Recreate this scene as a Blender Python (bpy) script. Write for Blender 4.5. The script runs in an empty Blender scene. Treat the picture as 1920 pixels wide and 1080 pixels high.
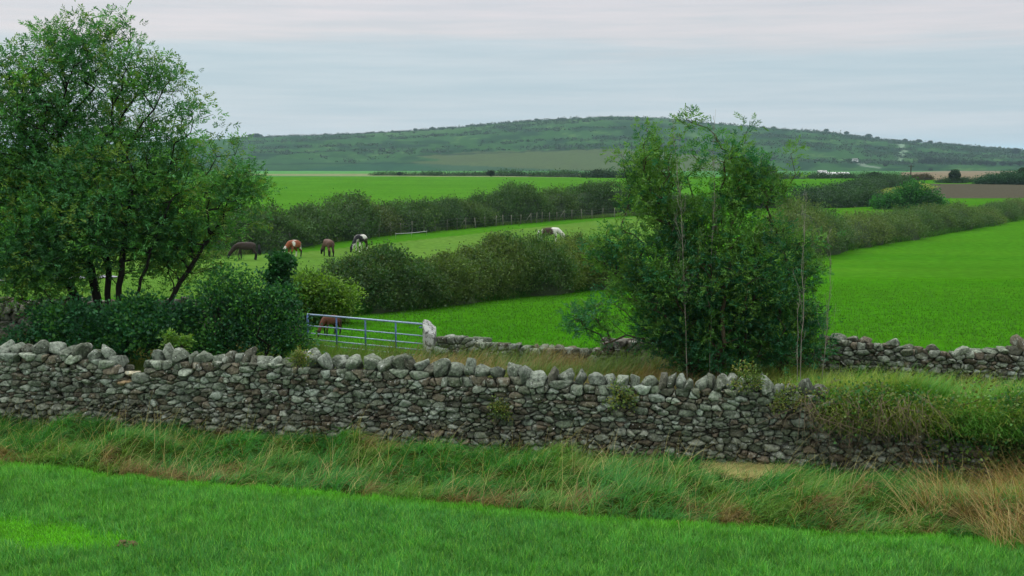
import bpy, bmesh, math, random
import numpy as np
from mathutils import Vector, Matrix, Euler
rng = np.random.default_rng(7); random.seed(7)
sc = bpy.context.scene; COL = sc.collection
PI = math.pi

# ---------------------------------------------------------------- camera
F = 2059.0; CZ = 5.0; PITCH = math.atan(250 / F)
cam = bpy.data.cameras.new('camera'); co = bpy.data.objects.new('camera', cam); COL.objects.link(co)
cam.sensor_width = 36; cam.lens = 36 * F / 1920; cam.clip_end = 20000; cam.clip_start = 0.1
co.location = (0, 0, CZ); co.rotation_euler = (PI / 2 - PITCH, 0, 0); sc.camera = co

# ---------------------------------------------------------------- world, sun, exposure
sc.view_settings.view_transform = 'Standard'; sc.view_settings.look = 'None'
sc.view_settings.exposure = 0.0; sc.view_settings.gamma = 1
SUN_EL, SUN_ROT = math.radians(48), math.radians(-35)
w = bpy.data.worlds.new('World'); sc.world = w; w.use_nodes = True
nt = w.node_tree; nt.nodes.clear(); N = nt.nodes.new; LK = nt.links.new
out = N('ShaderNodeOutputWorld'); bg1 = N('ShaderNodeBackground'); bg2 = N('ShaderNodeBackground'); mx = N('ShaderNodeMixShader')
sky = N('ShaderNodeTexSky'); sky.sky_type = 'NISHITA'; sky.sun_disc = False
sky.sun_elevation = SUN_EL; sky.sun_rotation = SUN_ROT; sky.air_density = 1.2; sky.dust_density = 2.5
LK(sky.outputs[0], bg1.inputs[0]); bg1.inputs[1].default_value = 0.10
tc = N('ShaderNodeTexCoord'); sep = N('ShaderNodeSeparateXYZ'); LK(tc.outputs['Generated'], sep.inputs[0])
mp = N('ShaderNodeMapping'); mp.inputs['Scale'].default_value = (1.5, 1.5, 22); LK(tc.outputs['Generated'], mp.inputs[0])
nz = N('ShaderNodeTexNoise'); nz.inputs['Scale'].default_value = 2.2; nz.inputs['Detail'].default_value = 5; nz.inputs['Roughness'].default_value = 0.5
LK(mp.outputs[0], nz.inputs[0])
m1 = N('ShaderNodeMath'); m1.operation = 'MULTIPLY_ADD'; m1.inputs[1].default_value = 0.075; LK(nz.outputs[0], m1.inputs[0])
LK(sep.outputs[2], m1.inputs[2])
rp = N('ShaderNodeValToRGB'); LK(m1.outputs[0], rp.inputs[0])
def s2l(c): c = c / 255; return c / 12.92 if c <= .04045 else ((c + .055) / 1.055) ** 2.4
def srgb(r, g, b, k=1.0): return (s2l(r) * k, s2l(g) * k, s2l(b) * k)
cr = rp.color_ramp; stops = [(0.0, (207, 217, 224)), (0.045, (209, 218, 225)), (0.065, (199, 213, 222)), (0.095, (192, 210, 220)), (0.112, (198, 212, 221)),
      (0.128, (216, 216, 221)), (0.18, (220, 218, 224)), (0.3, (220, 220, 226)), (1.0, (240, 241, 244))]
while len(cr.elements) < len(stops): cr.elements.new(0.5)
for e, (p, c) in zip(cr.elements, stops): e.position = p + (.014 if 0 < p < .5 else 0); e.color = (*srgb(*c), 1)
mr = N('ShaderNodeMapRange'); LK(sep.outputs[2], mr.inputs[0]); mr.inputs[1].default_value = 0.18; mr.inputs[2].default_value = 1.0
mr.inputs[3].default_value = 1.0; mr.inputs[4].default_value = 2.6
mp2 = N('ShaderNodeMapping'); mp2.inputs['Scale'].default_value = (3.2, 3.2, 60); LK(tc.outputs['Generated'], mp2.inputs[0])
nz2 = N('ShaderNodeTexNoise'); nz2.inputs['Scale'].default_value = 1.6; nz2.inputs['Detail'].default_value = 7; nz2.inputs['Roughness'].default_value = .6; LK(mp2.outputs[0], nz2.inputs[0])
rp2 = N('ShaderNodeValToRGB'); rp2.color_ramp.elements[0].position = .36; rp2.color_ramp.elements[0].color = (.93, .965, .98, 1); rp2.color_ramp.elements[1].position = .64; rp2.color_ramp.elements[1].color = (1.10, 1.06, 1.05, 1); LK(nz2.outputs[0], rp2.inputs[0])
mm_ = N('ShaderNodeMix'); mm_.data_type = 'RGBA'; mm_.blend_type = 'MULTIPLY'; mm_.inputs[0].default_value = 1; LK(rp.outputs[0], mm_.inputs[6]); LK(rp2.outputs[0], mm_.inputs[7])
LK(mm_.outputs[2], bg2.inputs[0]); LK(mr.outputs[0], bg2.inputs[1])
mx.inputs[0].default_value = 0.9; LK(bg1.outputs[0], mx.inputs[1]); LK(bg2.outputs[0], mx.inputs[2]); LK(mx.outputs[0], out.inputs[0])
sl = bpy.data.lights.new('sun', 'SUN'); so = bpy.data.objects.new('sun', sl); COL.objects.link(so)
sl.energy = 1.5; sl.angle = math.radians(20); sl.color = (1, .96, .9)
# Nishita: rotation 0 = sun towards +Y
sd = Vector((math.sin(SUN_ROT) * math.cos(SUN_EL), math.cos(SUN_ROT) * math.cos(SUN_EL), math.sin(SUN_EL)))
so.rotation_euler = sd.to_track_quat('Z', 'Y').to_euler(); so.location = (0, 0, 50)

# ---------------------------------------------------------------- helpers
K = 0.62
KL = 1.15
def lf(r, g, b): return lin(r, g, b, KL)
def lin(r, g, b, k=None):
    k = K if k is None else k
    return np.array([s2l(r) * k, s2l(g) * k, s2l(b) * k])
def hashn(ix, iy, iz):
    h = (ix.astype(np.int64) * 374761393 + iy.astype(np.int64) * 668265263 + iz.astype(np.int64) * 2147483647 % 1442695041) & 0x7fffffff
    h = ((h ^ (h >> 13)) * 1274126177) & 0x7fffffff
    h = (h ^ (h >> 16)) & 0xffffff
    return h / float(0xffffff)
def vn(x, y, z=0.0):
    """value noise 0..1"""
    x, y, z = np.broadcast_arrays(np.asarray(x, float), np.asarray(y, float), np.asarray(z, float))
    ix, iy, iz = np.floor(x), np.floor(y), np.floor(z)
    fx, fy, fz = x - ix, y - iy, z - iz
    fx, fy, fz = [f * f * (3 - 2 * f) for f in (fx, fy, fz)]
    r = 0
    for a in (0, 1):
        for b in (0, 1):
            for c in (0, 1):
                wgt = (fx if a else 1 - fx) * (fy if b else 1 - fy) * (fz if c else 1 - fz)
                r = r + wgt * hashn(ix + a, iy + b, iz + c)
    return r
def fbm(x, y, z=0.0, o=3):
    r = 0; a = .5; s = 1; t = 0
    for i in range(o): r = r + a * vn(x * s + 17 * i, y * s - 9 * i, z * s); t += a; a *= .5; s *= 2.1
    return r / t
def mesh_np(name, V, Fs, mat, col=None, parent=None, smooth=False):
    me = bpy.data.meshes.new(name); V = np.asarray(V, np.float32).reshape(-1, 3)
    me.vertices.add(len(V)); me.vertices.foreach_set('co', V.ravel())
    Fs = [np.asarray(f, np.int32) for f in Fs if len(f)]
    tot = sum(f.size for f in Fs); nf = sum(len(f) for f in Fs)
    me.loops.add(tot); me.polygons.add(nf)
    me.loops.foreach_set('vertex_index', np.concatenate([f.ravel() for f in Fs]))
    ls = []; o = 0
    for f in Fs: ls.append(o + np.arange(len(f)) * f.shape[1]); o += f.size
    me.polygons.foreach_set('loop_start', np.concatenate(ls).astype(np.int32))
    me.update(calc_edges=True)
    if smooth: me.polygons.foreach_set('use_smooth', np.ones(nf, bool))
    if col is not None:
        c = np.ones((len(V), 4), np.float32); c[:, :3] = col
        at_ = me.attributes.new('Col', 'FLOAT_COLOR', 'POINT'); at_.data.foreach_set('color', c.ravel())
    me.materials.append(mat)
    o = bpy.data.objects.new(name, me); COL.objects.link(o)
    if parent: o.parent = parent
    return o
def tag(o, label=None, cat=None, group=None, kind=None):
    if label: o['label'] = label
    if cat: o['category'] = cat
    if group: o['group'] = group
    if kind: o['kind'] = kind
    return o
def empty(name, loc, label, cat, group=None, rz=0):
    o = bpy.data.objects.new(name, None); COL.objects.link(o); o.location = loc; o.rotation_euler = (0, 0, rz)
    o.empty_display_size = .3
    return tag(o, label, cat, group)
def unit(v): return v / (np.linalg.norm(v, axis=-1, keepdims=True) + 1e-9)
def local(V, root): return np.asarray(V) - np.array(root.location)

# ---- materials
def newmat(name):
    m = bpy.data.materials.new(name); m.use_nodes = True; m.node_tree.nodes.clear(); return m, m.node_tree.nodes.new, m.node_tree.links.new
def attr_node(N): a = N('ShaderNodeAttribute'); a.attribute_name = 'Col'; return a
def mat_leaf(name, trans=.35, rough=.6, gloss=.07):
    m, N, LK = newmat(name); a = attr_node(N)
    d = N('ShaderNodeBsdfDiffuse'); t = N('ShaderNodeBsdfTranslucent'); g = N('ShaderNodeBsdfGlossy'); g.inputs['Roughness'].default_value = rough
    g.inputs['Color'].default_value = (.35, .38, .36, 1)
    hs = N('ShaderNodeMix'); hs.data_type = 'RGBA'; hs.blend_type = 'MULTIPLY'; hs.inputs[0].default_value = 1
    hs.inputs[7].default_value = (1.05, 1.15, .5, 1); LK(a.outputs[0], hs.inputs[6])
    LK(a.outputs[0], d.inputs[0]); LK(hs.outputs[2], t.inputs[0])
    x = N('ShaderNodeMixShader'); x.inputs[0].default_value = trans; LK(d.outputs[0], x.inputs[1]); LK(t.outputs[0], x.inputs[2])
    y = N('ShaderNodeMixShader'); y.inputs[0].default_value = gloss; LK(x.outputs[0], y.inputs[1]); LK(g.outputs[0], y.inputs[2])
    o = N('ShaderNodeOutputMaterial'); LK(y.outputs[0], o.inputs[0]); return m
def mat_noise(name, scale=6, lo=.6, hi=1.3, rough=.9, bump=.3, bscale=30, lichen=None, spec=.2, col=None, metallic=0, stretch=None):
    """Col attribute (or fixed colour) times a noise, with bump; optional lichen spots"""
    m, N, LK = newmat(name)
    b = N('ShaderNodeBsdfPrincipled'); b.inputs['Roughness'].default_value = rough; b.inputs['Specular IOR Level'].default_value = spec
    b.inputs['Metallic'].default_value = metallic
    tc = N('ShaderNodeTexCoord'); src = tc.outputs['Object']
    if stretch:
        mp = N('ShaderNodeMapping'); mp.inputs['Scale'].default_value = stretch; LK(src, mp.inputs[0]); src = mp.outputs[0]
    n = N('ShaderNodeTexNoise'); n.inputs['Scale'].default_value = scale; n.inputs['Detail'].default_value = 6; n.inputs['Roughness'].default_value = .62; LK(src, n.inputs[0])
    r = N('ShaderNodeMapRange'); r.inputs[1].default_value = .3; r.inputs[2].default_value = .7; r.inputs[3].default_value = lo; r.inputs[4].default_value = hi; LK(n.outputs[0], r.inputs[0])
    mu = N('ShaderNodeVectorMath'); mu.operation = 'SCALE'; LK(r.outputs[0], mu.inputs['Scale'])
    if col is None: a = attr_node(N); LK(a.outputs[0], mu.inputs[0])
    else: mu.inputs[0].default_value = col
    c = mu.outputs[0]
    if lichen:
        for (lc, sc_, th, wd) in lichen:
            n2 = N('ShaderNodeTexNoise'); n2.inputs['Scale'].default_value = sc_; n2.inputs['Detail'].default_value = 7; n2.inputs['Roughness'].default_value = .7; LK(src, n2.inputs[0])
            r2 = N('ShaderNodeMapRange'); r2.inputs[1].default_value = th; r2.inputs[2].default_value = th + wd; LK(n2.outputs[0], r2.inputs[0])
            x = N('ShaderNodeMix'); x.data_type = 'RGBA'; LK(r2.outputs[0], x.inputs[0]); LK(c, x.inputs[6]); x.inputs[7].default_value = (*lc, 1); c = x.outputs[2]
    LK(c, b.inputs['Base Color'])
    n3 = N('ShaderNodeTexNoise'); n3.inputs['Scale'].default_value = bscale; n3.inputs['Detail'].default_value = 5; LK(src, n3.inputs[0])
    bp = N('ShaderNodeBump'); bp.inputs['Strength'].default_value = bump; bp.inputs['Distance'].default_value = .02; LK(n3.outputs[0], bp.inputs['Height']); LK(bp.outputs[0], b.inputs['Normal'])
    o = N('ShaderNodeOutputMaterial'); LK(b.outputs[0], o.inputs[0]); return m
M_leaf = mat_leaf('leaf', .35); M_grass = mat_leaf('grass_blade', .3, .6, .06)
M_bark = mat_noise('bark', 8, .6, 1.3, .95, .6, 25, stretch=(1, 1, .3))
M_stone = mat_noise('limestone', 20, .3, 1.75, .95, 1.0, 40, lichen=[((.30, .33, .27), 4.5, .55, .10), ((.62, .65, .58), 17, .62, .05), ((.06, .08, .03), 3.3, .60, .10)])
M_ground = mat_noise('ground_cover', 1.6, .74, 1.25, 1.0, .5, 8, spec=0)
M_far = mat_noise('far_land', .35, .86, 1.12, 1.0, .0, 1, spec=0)
M_coat = mat_noise('horse_coat', 6, .85, 1.15, .7, .1, 60)
M_wood = mat_noise('weathered_wood', 14, .7, 1.2, .9, .4, 40, stretch=(1, 1, .2))
M_galv = mat_noise('galvanised_steel', 20, .75, 1.2, .45, .05, 60, spec=.5, metallic=.25)
M_soil = mat_noise('soil', 12, .6, 1.3, 1, .8, 30)
M_plain = mat_noise('painted_render', 2, .95, 1.05, .8, .05, 20)

# ---------------------------------------------------------------- terrain
PY = np.array([-50, 24, 30, 40, 60, 90, 140, 250, 400, 800, 1500, 9000.])
PZ = np.array([0, 0, -.12, -.6, -1.7, -3, -3.4, -3.4, -3, -8, -17, -17.])
RX = np.array([-2600, -900, 0, 200, 460, 600, 750, 860, 950, 1050, 1140, 1220, 1300, 1400, 1550, 1640, 1750, 1830, 1920, 2300, 4000])
RE = np.array([290.0, 289, 282, 272, 260, 256, 250, 241, 233.5, 226.5, 222.5, 224, 231, 239, 250, 263, 271, 277, 285, 289, 290])
def H(x, y):
    x = np.asarray(x, float); y = np.asarray(y, float)
    z = np.interp(y, PY, PZ)
    z = z + np.where(y > 30, (fbm(x * .03, y * .03) - .5) * np.clip((y - 30) / 60, 0, 1) * .5, 0)
    yy = np.maximum(y, 1.0); px = 960 + x / yy * F
    ridge = CZ + 2600 * (290 - np.interp(px, RX, RE)) / F
    t = np.clip((y - 1500) / 1100, 0, 1)
    up = np.sin(PI / 2 * t) ** 1.05
    dn = np.clip((y - 2600) / 2000, 0, 1); dn = dn * dn * (3 - 2 * dn)
    zr = -17 + (ridge + 17) * up * (1 - dn)
    z = np.where(y > 1500, zr + (fbm(x * .008, y * .008, 3.) - .5) * 5 * np.clip((y - 1500) / 200, 0, 1), z)
    # low swell of ground on the right in the middle distance
    return z
def ray(px, py):
    x = (px - 960) / F; y = -(py - 540) / F
    c, s = math.cos(PITCH), math.sin(PITCH)
    return np.array([x, c + y * s, -s + y * c])
def pt(px, py, D):
    d = ray(px, py); return np.array([0, 0, CZ]) + d * (D / d[1])
def at(px, py, y0=6, y1=6000):
    d = ray(px, py); d = d / d[1]; ys = np.geomspace(y0, y1, 3000)
    P = np.array([0, 0, CZ]) + ys[:, None] * d; h = H(P[:, 0], P[:, 1]); k = np.argmax(P[:, 2] <= h)
    if P[k, 2] > h[k]: k = -1
    return P[k]
def proj(x, y, z):
    c, s = math.cos(PITCH), math.sin(PITCH); dz = z - CZ
    f = y * c - dz * s; u = y * s + dz * c
    return 960 + x / f * F, 540 - u / f * F
def inpoly(x, y, poly):
    r = np.zeros(x.shape, bool); n = len(poly); j = n - 1
    for i in range(n):
        xi, yi = poly[i]; xj, yj = poly[j]
        if yi != yj:
            r ^= ((yi > y) != (yj > y)) & (x < (xj - xi) * (y - yi) / (yj - yi) + xi)
        j = i
    return r
def tuss(x, y): return (fbm(x * 1.5, y * 1.5, 13., 2) - .45) * .75 * np.clip((y - lawn_y(x)) / .5, 0, 1) * np.clip((wall_y(x) - .25 - y) / .6, 0, 1) * (1 - np.exp(-((x - 3.55) / 1.1) ** 2 - ((y - 16.75) / .7) ** 2))
# lines on the ground (world coordinates)
WA, WB = np.array([-9.9, 20.5]), np.array([4.5, 17.3])      # near wall foot
wdir = (WB - WA) / np.linalg.norm(WB - WA); wnor = np.array([wdir[1], -wdir[0]])   # normal towards the camera
def wall_y(x): return WA[1] + (x - WA[0]) * (WB[1] - WA[1]) / (WB[0] - WA[0])
LX = np.array([-30, -8.4, -2.56, 1.04, 3.9, 6.5, 9, 30]); LY = np.array([19.7, 17.45, 15.85, 14.75, 14.3, 13.85, 13.4, 11.6])
def lawn_y(x): return np.interp(x, LX, LY) + (fbm(np.asarray(x) * .9, 3.3, 1., 3) - .5) * .75
S2 = np.array([[-16, 29.8], [-9.8, 29.0], [-5.3, 28.7], [-2.0, 27.0], [1.0, 26.4], [4.5, 25.6], [7, 24.6], [10.6, 23.0], [16, 21.5]])
def second_y(x): return np.interp(x, S2[:, 0], S2[:, 1])

nc = 520; az = np.concatenate([np.linspace(-62, -30, 40)[:-1], np.linspace(-30, 30, 440), np.linspace(30, 62, 41)[1:]])
tx = np.tan(np.radians(az)); rows = np.concatenate([np.linspace(-2, 9, 8), np.geomspace(9.5, 400, 330), np.geomspace(403, 2700, 330)[1:], np.geomspace(2750, 9000, 40)])
XX = tx[None, :] * np.maximum(rows[:, None], 9); YY = np.repeat(rows[:, None], len(tx), 1)
ZZ = H(XX, YY)
ZZ = ZZ + np.where(YY < 30, (fbm(XX * 1.2, YY * 1.2) - .5) * .06, 0) + np.where(YY < 21, tuss(XX, YY), 0)
px, py = proj(XX, np.maximum(YY, .5), ZZ)
px = np.where(YY < 3, -9999, px)
C = np.zeros(XX.shape + (3,)); C[:] = lin(82, 148, 36)
def setc(mask, c): C[mask] = c
n1 = fbm(XX * .15, YY * .06, 1.)[..., None]; n2 = fbm(XX * 1.1, YY * 1.1, 5.)[..., None]
setc(YY < 26, lin(74, 92, 34))
setc(YY < lawn_y(XX), lin(66, 132, 36, .9))
mid = (YY > second_y(XX)) & (YY < 60); setc(mid, lin(70, 135, 22))
setc((YY > 60) & (YY < 400), lin(75, 135, 30))
setc(inpoly(px, py, [(-900, 560), (-900, 440), (520, 478), (1200, 405), (1300, 405), (1190, 470), (560, 560), (400, 580)]) & (YY > 45), lin(98, 140, 56))
setc(inpoly(px, py, [(-900, 440), (520, 440), (700, 425), (1100, 400), (1300, 395), (1300, 333), (1100, 333), (740, 329.5), (480, 329), (-900, 329)]) & (YY > 120), lin(82, 140, 38))
n4 = fbm(XX * .05 + YY * .03, YY * .22, 6.)[..., None]; C *= (.82 + .22 * n1 + .14 * n4) * (1 + (n4 - .5) * np.array([.35, 0, .2])); C = np.where(YY[..., None] < 26, C * (.7 + .6 * n2), C)
# far plain
far = YY > 400; setc(far, lin(84, 142, 78))
def fpoly(poly, c, ymin=300):
    m = inpoly(px, py, poly) & (YY > ymin); setc(m, c)
fpoly([(400, 329), (1200, 333), (1200, 327), (760, 324), (560, 326), (400, 324)], lin(140, 152, 108))
fpoly([(400, 318), (700, 316), (960, 322), (900, 325), (500, 326), (400, 326)], lin(96, 158, 84))
fpoly([(1380, 334), (1920, 334), (2400, 334), (2400, 318), (1380, 322)], lin(86, 138, 78))
fpoly([(1640, 310), (1700, 306), (1920, 309), (2300, 309), (2300, 316), (1920, 318), (1850, 320), (1690, 318)], lin(98, 170, 92))
fpoly([(1690, 323), (1800, 320), (2300, 316), (2300, 334), (1760, 338), (1690, 332)], lin(142, 132, 108))
fpoly([(1700, 344), (1770, 345), (2300, 343), (2300, 372), (1720, 372), (1690, 355)], lin(92, 90, 74), 100)
fpoly([(1560, 380), (1660, 350), (1720, 340), (1760, 350), (1700, 372)], lin(122, 138, 62), 100)
# hill
hill = (YY > 1480); hp = hill & (YY < 4000)
nh = fbm(px * .022 + 3, py * .12, 2., 4); nh2 = fbm(px * .07, py * .3, 8., 3)
base = lin(58, 98, 52)[None, None] * np.ones(C.shape); scrub = lin(42, 74, 46); light = lin(84, 120, 66)
tt = np.clip((nh - .5) * 9, 0, 1)[..., None]; hc = base * (1 - tt) + scrub * tt
tl = np.clip((nh2 - .64) * 14, 0, 1)[..., None] * np.clip((.52 - nh) * 10, 0, 1)[..., None]; hc = hc * (1 - tl) + light * tl
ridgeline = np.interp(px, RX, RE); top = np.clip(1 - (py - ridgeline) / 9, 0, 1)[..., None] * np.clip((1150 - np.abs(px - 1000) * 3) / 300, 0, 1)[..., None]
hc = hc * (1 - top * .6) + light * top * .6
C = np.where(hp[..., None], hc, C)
def hpoly(poly, c, soft=.8):
    j = (fbm(px * .05, py * .2, 11.) - .5) * 6
    m = inpoly(px + j * 3, py + j * .5, poly) & hill; C[m] = C[m] * (1 - soft) + c * soft
hpoly([(780, 293), (900, 284), (1150, 279), (1300, 290), (1400, 305), (1400, 322), (860, 322), (760, 305), (830, 300)], lin(92, 106, 66), .8)
hpoly([(560, 318), (700, 303), (860, 310), (1150, 322), (560, 324)], lin(46, 88, 64), .7)
hpoly([(470, 300), (640, 295), (780, 300), (560, 318), (470, 318)], lin(64, 104, 64), .5)
for a_, b_, c_, d_ in [((470, 292), (800, 272), 1.1, 0), ((780, 292), (1150, 278), 1.0, 0), ((620, 262), (700, 300), 2.2, 0), ((1440, 262), (1900, 300), 1.0, 0), ((1450, 300), (1700, 306), 1.2, 0), ((1250, 250), (1330, 290), 2.0, 0), ((480, 308), (780, 306), 1.0, 0)]:
    hpoly([(a_[0], a_[1] - c_), (b_[0], b_[1] - c_), (b_[0] + 3, b_[1] + c_), (a_[0] + 3, a_[1] + c_)], lin(34, 58, 42), .8)
hpoly([(1686, 270), (1698, 270), (1696, 284), (1690, 303), (1682, 303), (1687, 288)], lin(140, 168, 140), .8)
hpoly([(1604, 305), (1616, 303), (1622, 309), (1650, 313), (1650, 316), (1614, 312)], lin(140, 160, 140), .7)
Cn = C * (1 + (fbm(px * .3, py * .9, 4.)[..., None] - .5) * np.where(YY[..., None] > 300, .25, 0))
V = np.stack([XX, YY, ZZ], -1).reshape(-1, 3); nr, ncl = XX.shape
idx = np.arange(nr * ncl).reshape(nr, ncl)
Q = np.stack([idx[:-1, :-1], idx[:-1, 1:], idx[1:, 1:], idx[1:, :-1]], -1)
ksp = int(np.argmin(np.abs(rows - 400)))
g = mesh_np('ground', V, [Q[:ksp].reshape(-1, 4)], M_ground, Cn.reshape(-1, 3), smooth=True); tag(g, kind='structure')
g2 = mesh_np('hills', V, [Q[ksp:].reshape(-1, 4)], M_far, Cn.reshape(-1, 3), smooth=True); tag(g2, kind='structure')
for o_ in (g, g2):
    bm = bmesh.new(); bm.from_mesh(o_.data); bmesh.ops.delete(bm, geom=[v for v in bm.verts if not v.link_faces], context='VERTS'); bm.to_mesh(o_.data); bm.free()

# ---------------------------------------------------------------- generators
def pick(cols, n, w=None):
    cols = np.array(cols); k = rng.choice(len(cols), n, p=w); c = cols[k]
    return c * rng.uniform(.75, 1.3, (n, 1))
def blades(P, az, L, W, lean, droop, col, S=3):
    n = len(P); d = np.stack([np.cos(az), np.sin(az), np.zeros(n)], 1)
    ya = az + PI / 2 + rng.normal(0, .7, n); wv = np.stack([np.cos(ya), np.sin(ya), np.zeros(n)], 1)
    V = np.zeros((n, S + 1, 2, 3)); p = P.copy(); L = np.broadcast_to(L, n)
    for k in range(S + 1):
        t = k / S; ww = (W * (1 - t) ** .6 + .0012)[:, None] if np.ndim(W) else (np.full(n, W) * (1 - t) ** .6 + .001)[:, None]
        V[:, k, 0] = p - wv * ww / 2; V[:, k, 1] = p + wv * ww / 2
        th = lean + droop * (t + .5 / S); th = np.minimum(th, 1.9)
        p = p + (L / S)[:, None] * (np.sin(th)[:, None] * d + np.cos(th)[:, None] * np.array([0, 0, 1.]))
        p[:, 2] = np.maximum(p[:, 2], P[:, 2] + .02)
    b = (np.arange(n) * 2 * (S + 1))[:, None]; q = []
    for k in range(S): q.append(b + np.array([[2 * k, 2 * k + 1, 2 * k + 3, 2 * k + 2]]))
    return V.reshape(-1, 3), np.concatenate(q), np.repeat(col, 2 * (S + 1), 0)
def join(parts):
    o = 0; Vs = []; Fs = []; Cs = []
    for V, f, c in parts: Vs.append(V); Fs.append(f + o); Cs.append(c); o += len(V)
    return np.concatenate(Vs), np.concatenate(Fs), np.concatenate(Cs)
def leaves(P, A, L, W, col, fold=.25):
    """pointed leaf quads from P along A"""
    n = len(P); A = unit(A); R = unit(rng.normal(0, 1, (n, 3)) + np.array([0, 0, 1.2])); S = unit(np.cross(A, R)); U = np.cross(S, A)
    L = np.broadcast_to(L, n)[:, None]; W = np.broadcast_to(W, n)[:, None]
    V = np.stack([P, P + A * L * .45 + S * W * .5 + U * W * fold, P + A * L - U * L * .12, P + A * L * .45 - S * W * .5 + U * W * fold], 1)
    return V.reshape(-1, 3), np.arange(4 * n).reshape(n, 4), np.repeat(col, 4, 0)
def pinnate(P, A, L, col, pairs=3):
    """ash-like compound leaves: rachis along A with pairs of leaflets"""
    n = len(P); A = unit(A); R = unit(rng.normal(0, 1, (n, 3)) + np.array([0, 0, 1.5])); S = unit(np.cross(A, R)); out = []
    L = np.broadcast_to(L, n)
    for k in range(pairs):
        b = P + A * (L * (.3 + .5 * k / max(1, pairs - 1)))[:, None] - np.array([0, 0, 1.]) * (L * .12 * (k / pairs) ** 2)[:, None]
        for s in (-1, 1):
            out.append(leaves(b, A * .65 + S * s + rng.normal(0, .15, (n, 3)), L * .42, L * .15, col))
    out.append(leaves(P + A * (L * .85)[:, None], A + rng.normal(0, .1, (n, 3)), L * .42, L * .16, col))
    return join(out)
def tubes(P0, P1, R0, R1, k=5):
    """frusta between point pairs"""
    n = len(P0); A = unit(P1 - P0); ref = np.where(np.abs(A[:, 2:3]) > .9, np.array([[1., 0, 0]]), np.array([[0, 0, 1.]]))
    S = unit(np.cross(A, ref)); T = np.cross(A, S); th = np.arange(k) * 2 * PI / k
    ring = np.cos(th)[None, :, None] * S[:, None] + np.sin(th)[None, :, None] * T[:, None]
    V = np.concatenate([P0[:, None] + ring * R0[:, None, None], P1[:, None] + ring * R1[:, None, None]], 1)
    b = (np.arange(n) * 2 * k)[:, None]; q = [b + np.array([[i, (i + 1) % k, k + (i + 1) % k, k + i]]) for i in range(k)]
    return V.reshape(-1, 3), np.concatenate(q)
def polytube(pts, r, k=6, cap=True):
    pts = np.asarray(pts, float); r = np.broadcast_to(r, len(pts)); A = unit(np.gradient(pts, axis=0)); V = []
    for p, a, rr in zip(pts, A, r):
        ref = np.array([1., 0, 0]) if abs(a[2]) > .9 else np.array([0, 0, 1.]); s = unit(np.cross(a, ref)); t = np.cross(a, s)
        th = np.arange(k) * 2 * PI / k; V.append(p + rr * (np.cos(th)[:, None] * s + np.sin(th)[:, None] * t))
    n = len(pts); F_ = []
    for i in range(n - 1):
        for j in range(k): F_.append([i * k + j, i * k + (j + 1) % k, (i + 1) * k + (j + 1) % k, (i + 1) * k + j])
    V = np.concatenate(V)
    if cap:
        V = np.concatenate([V, pts[:1], pts[-1:]]); c0, c1 = n * k, n * k + 1
        for j in range(k): F_.append([c0, (j + 1) % k, j, j]); F_.append([c1, (n - 1) * k + j, (n - 1) * k + (j + 1) % k, (n - 1) * k + (j + 1) % k])
    return V, np.array(F_)
def fix_tris(F_):
    q = F_[F_[:, 2] != F_[:, 3]]; t = F_[F_[:, 2] == F_[:, 3]][:, :3]; return [q, t]
def tubeobj(name, list_, mat, col, parent=None, k=6):
    Vs = []; q = []; t = []; o = 0
    for pts, r in list_:
        V, f = polytube(pts, r, k); a = fix_tris(f + o); q.append(a[0]); t.append(a[1]); Vs.append(V); o += len(V)
    V = np.concatenate(Vs); return mesh_np(name, V, [np.concatenate(q), np.concatenate(t)], mat, np.tile(col, (len(V), 1)), parent, smooth=True)
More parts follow.
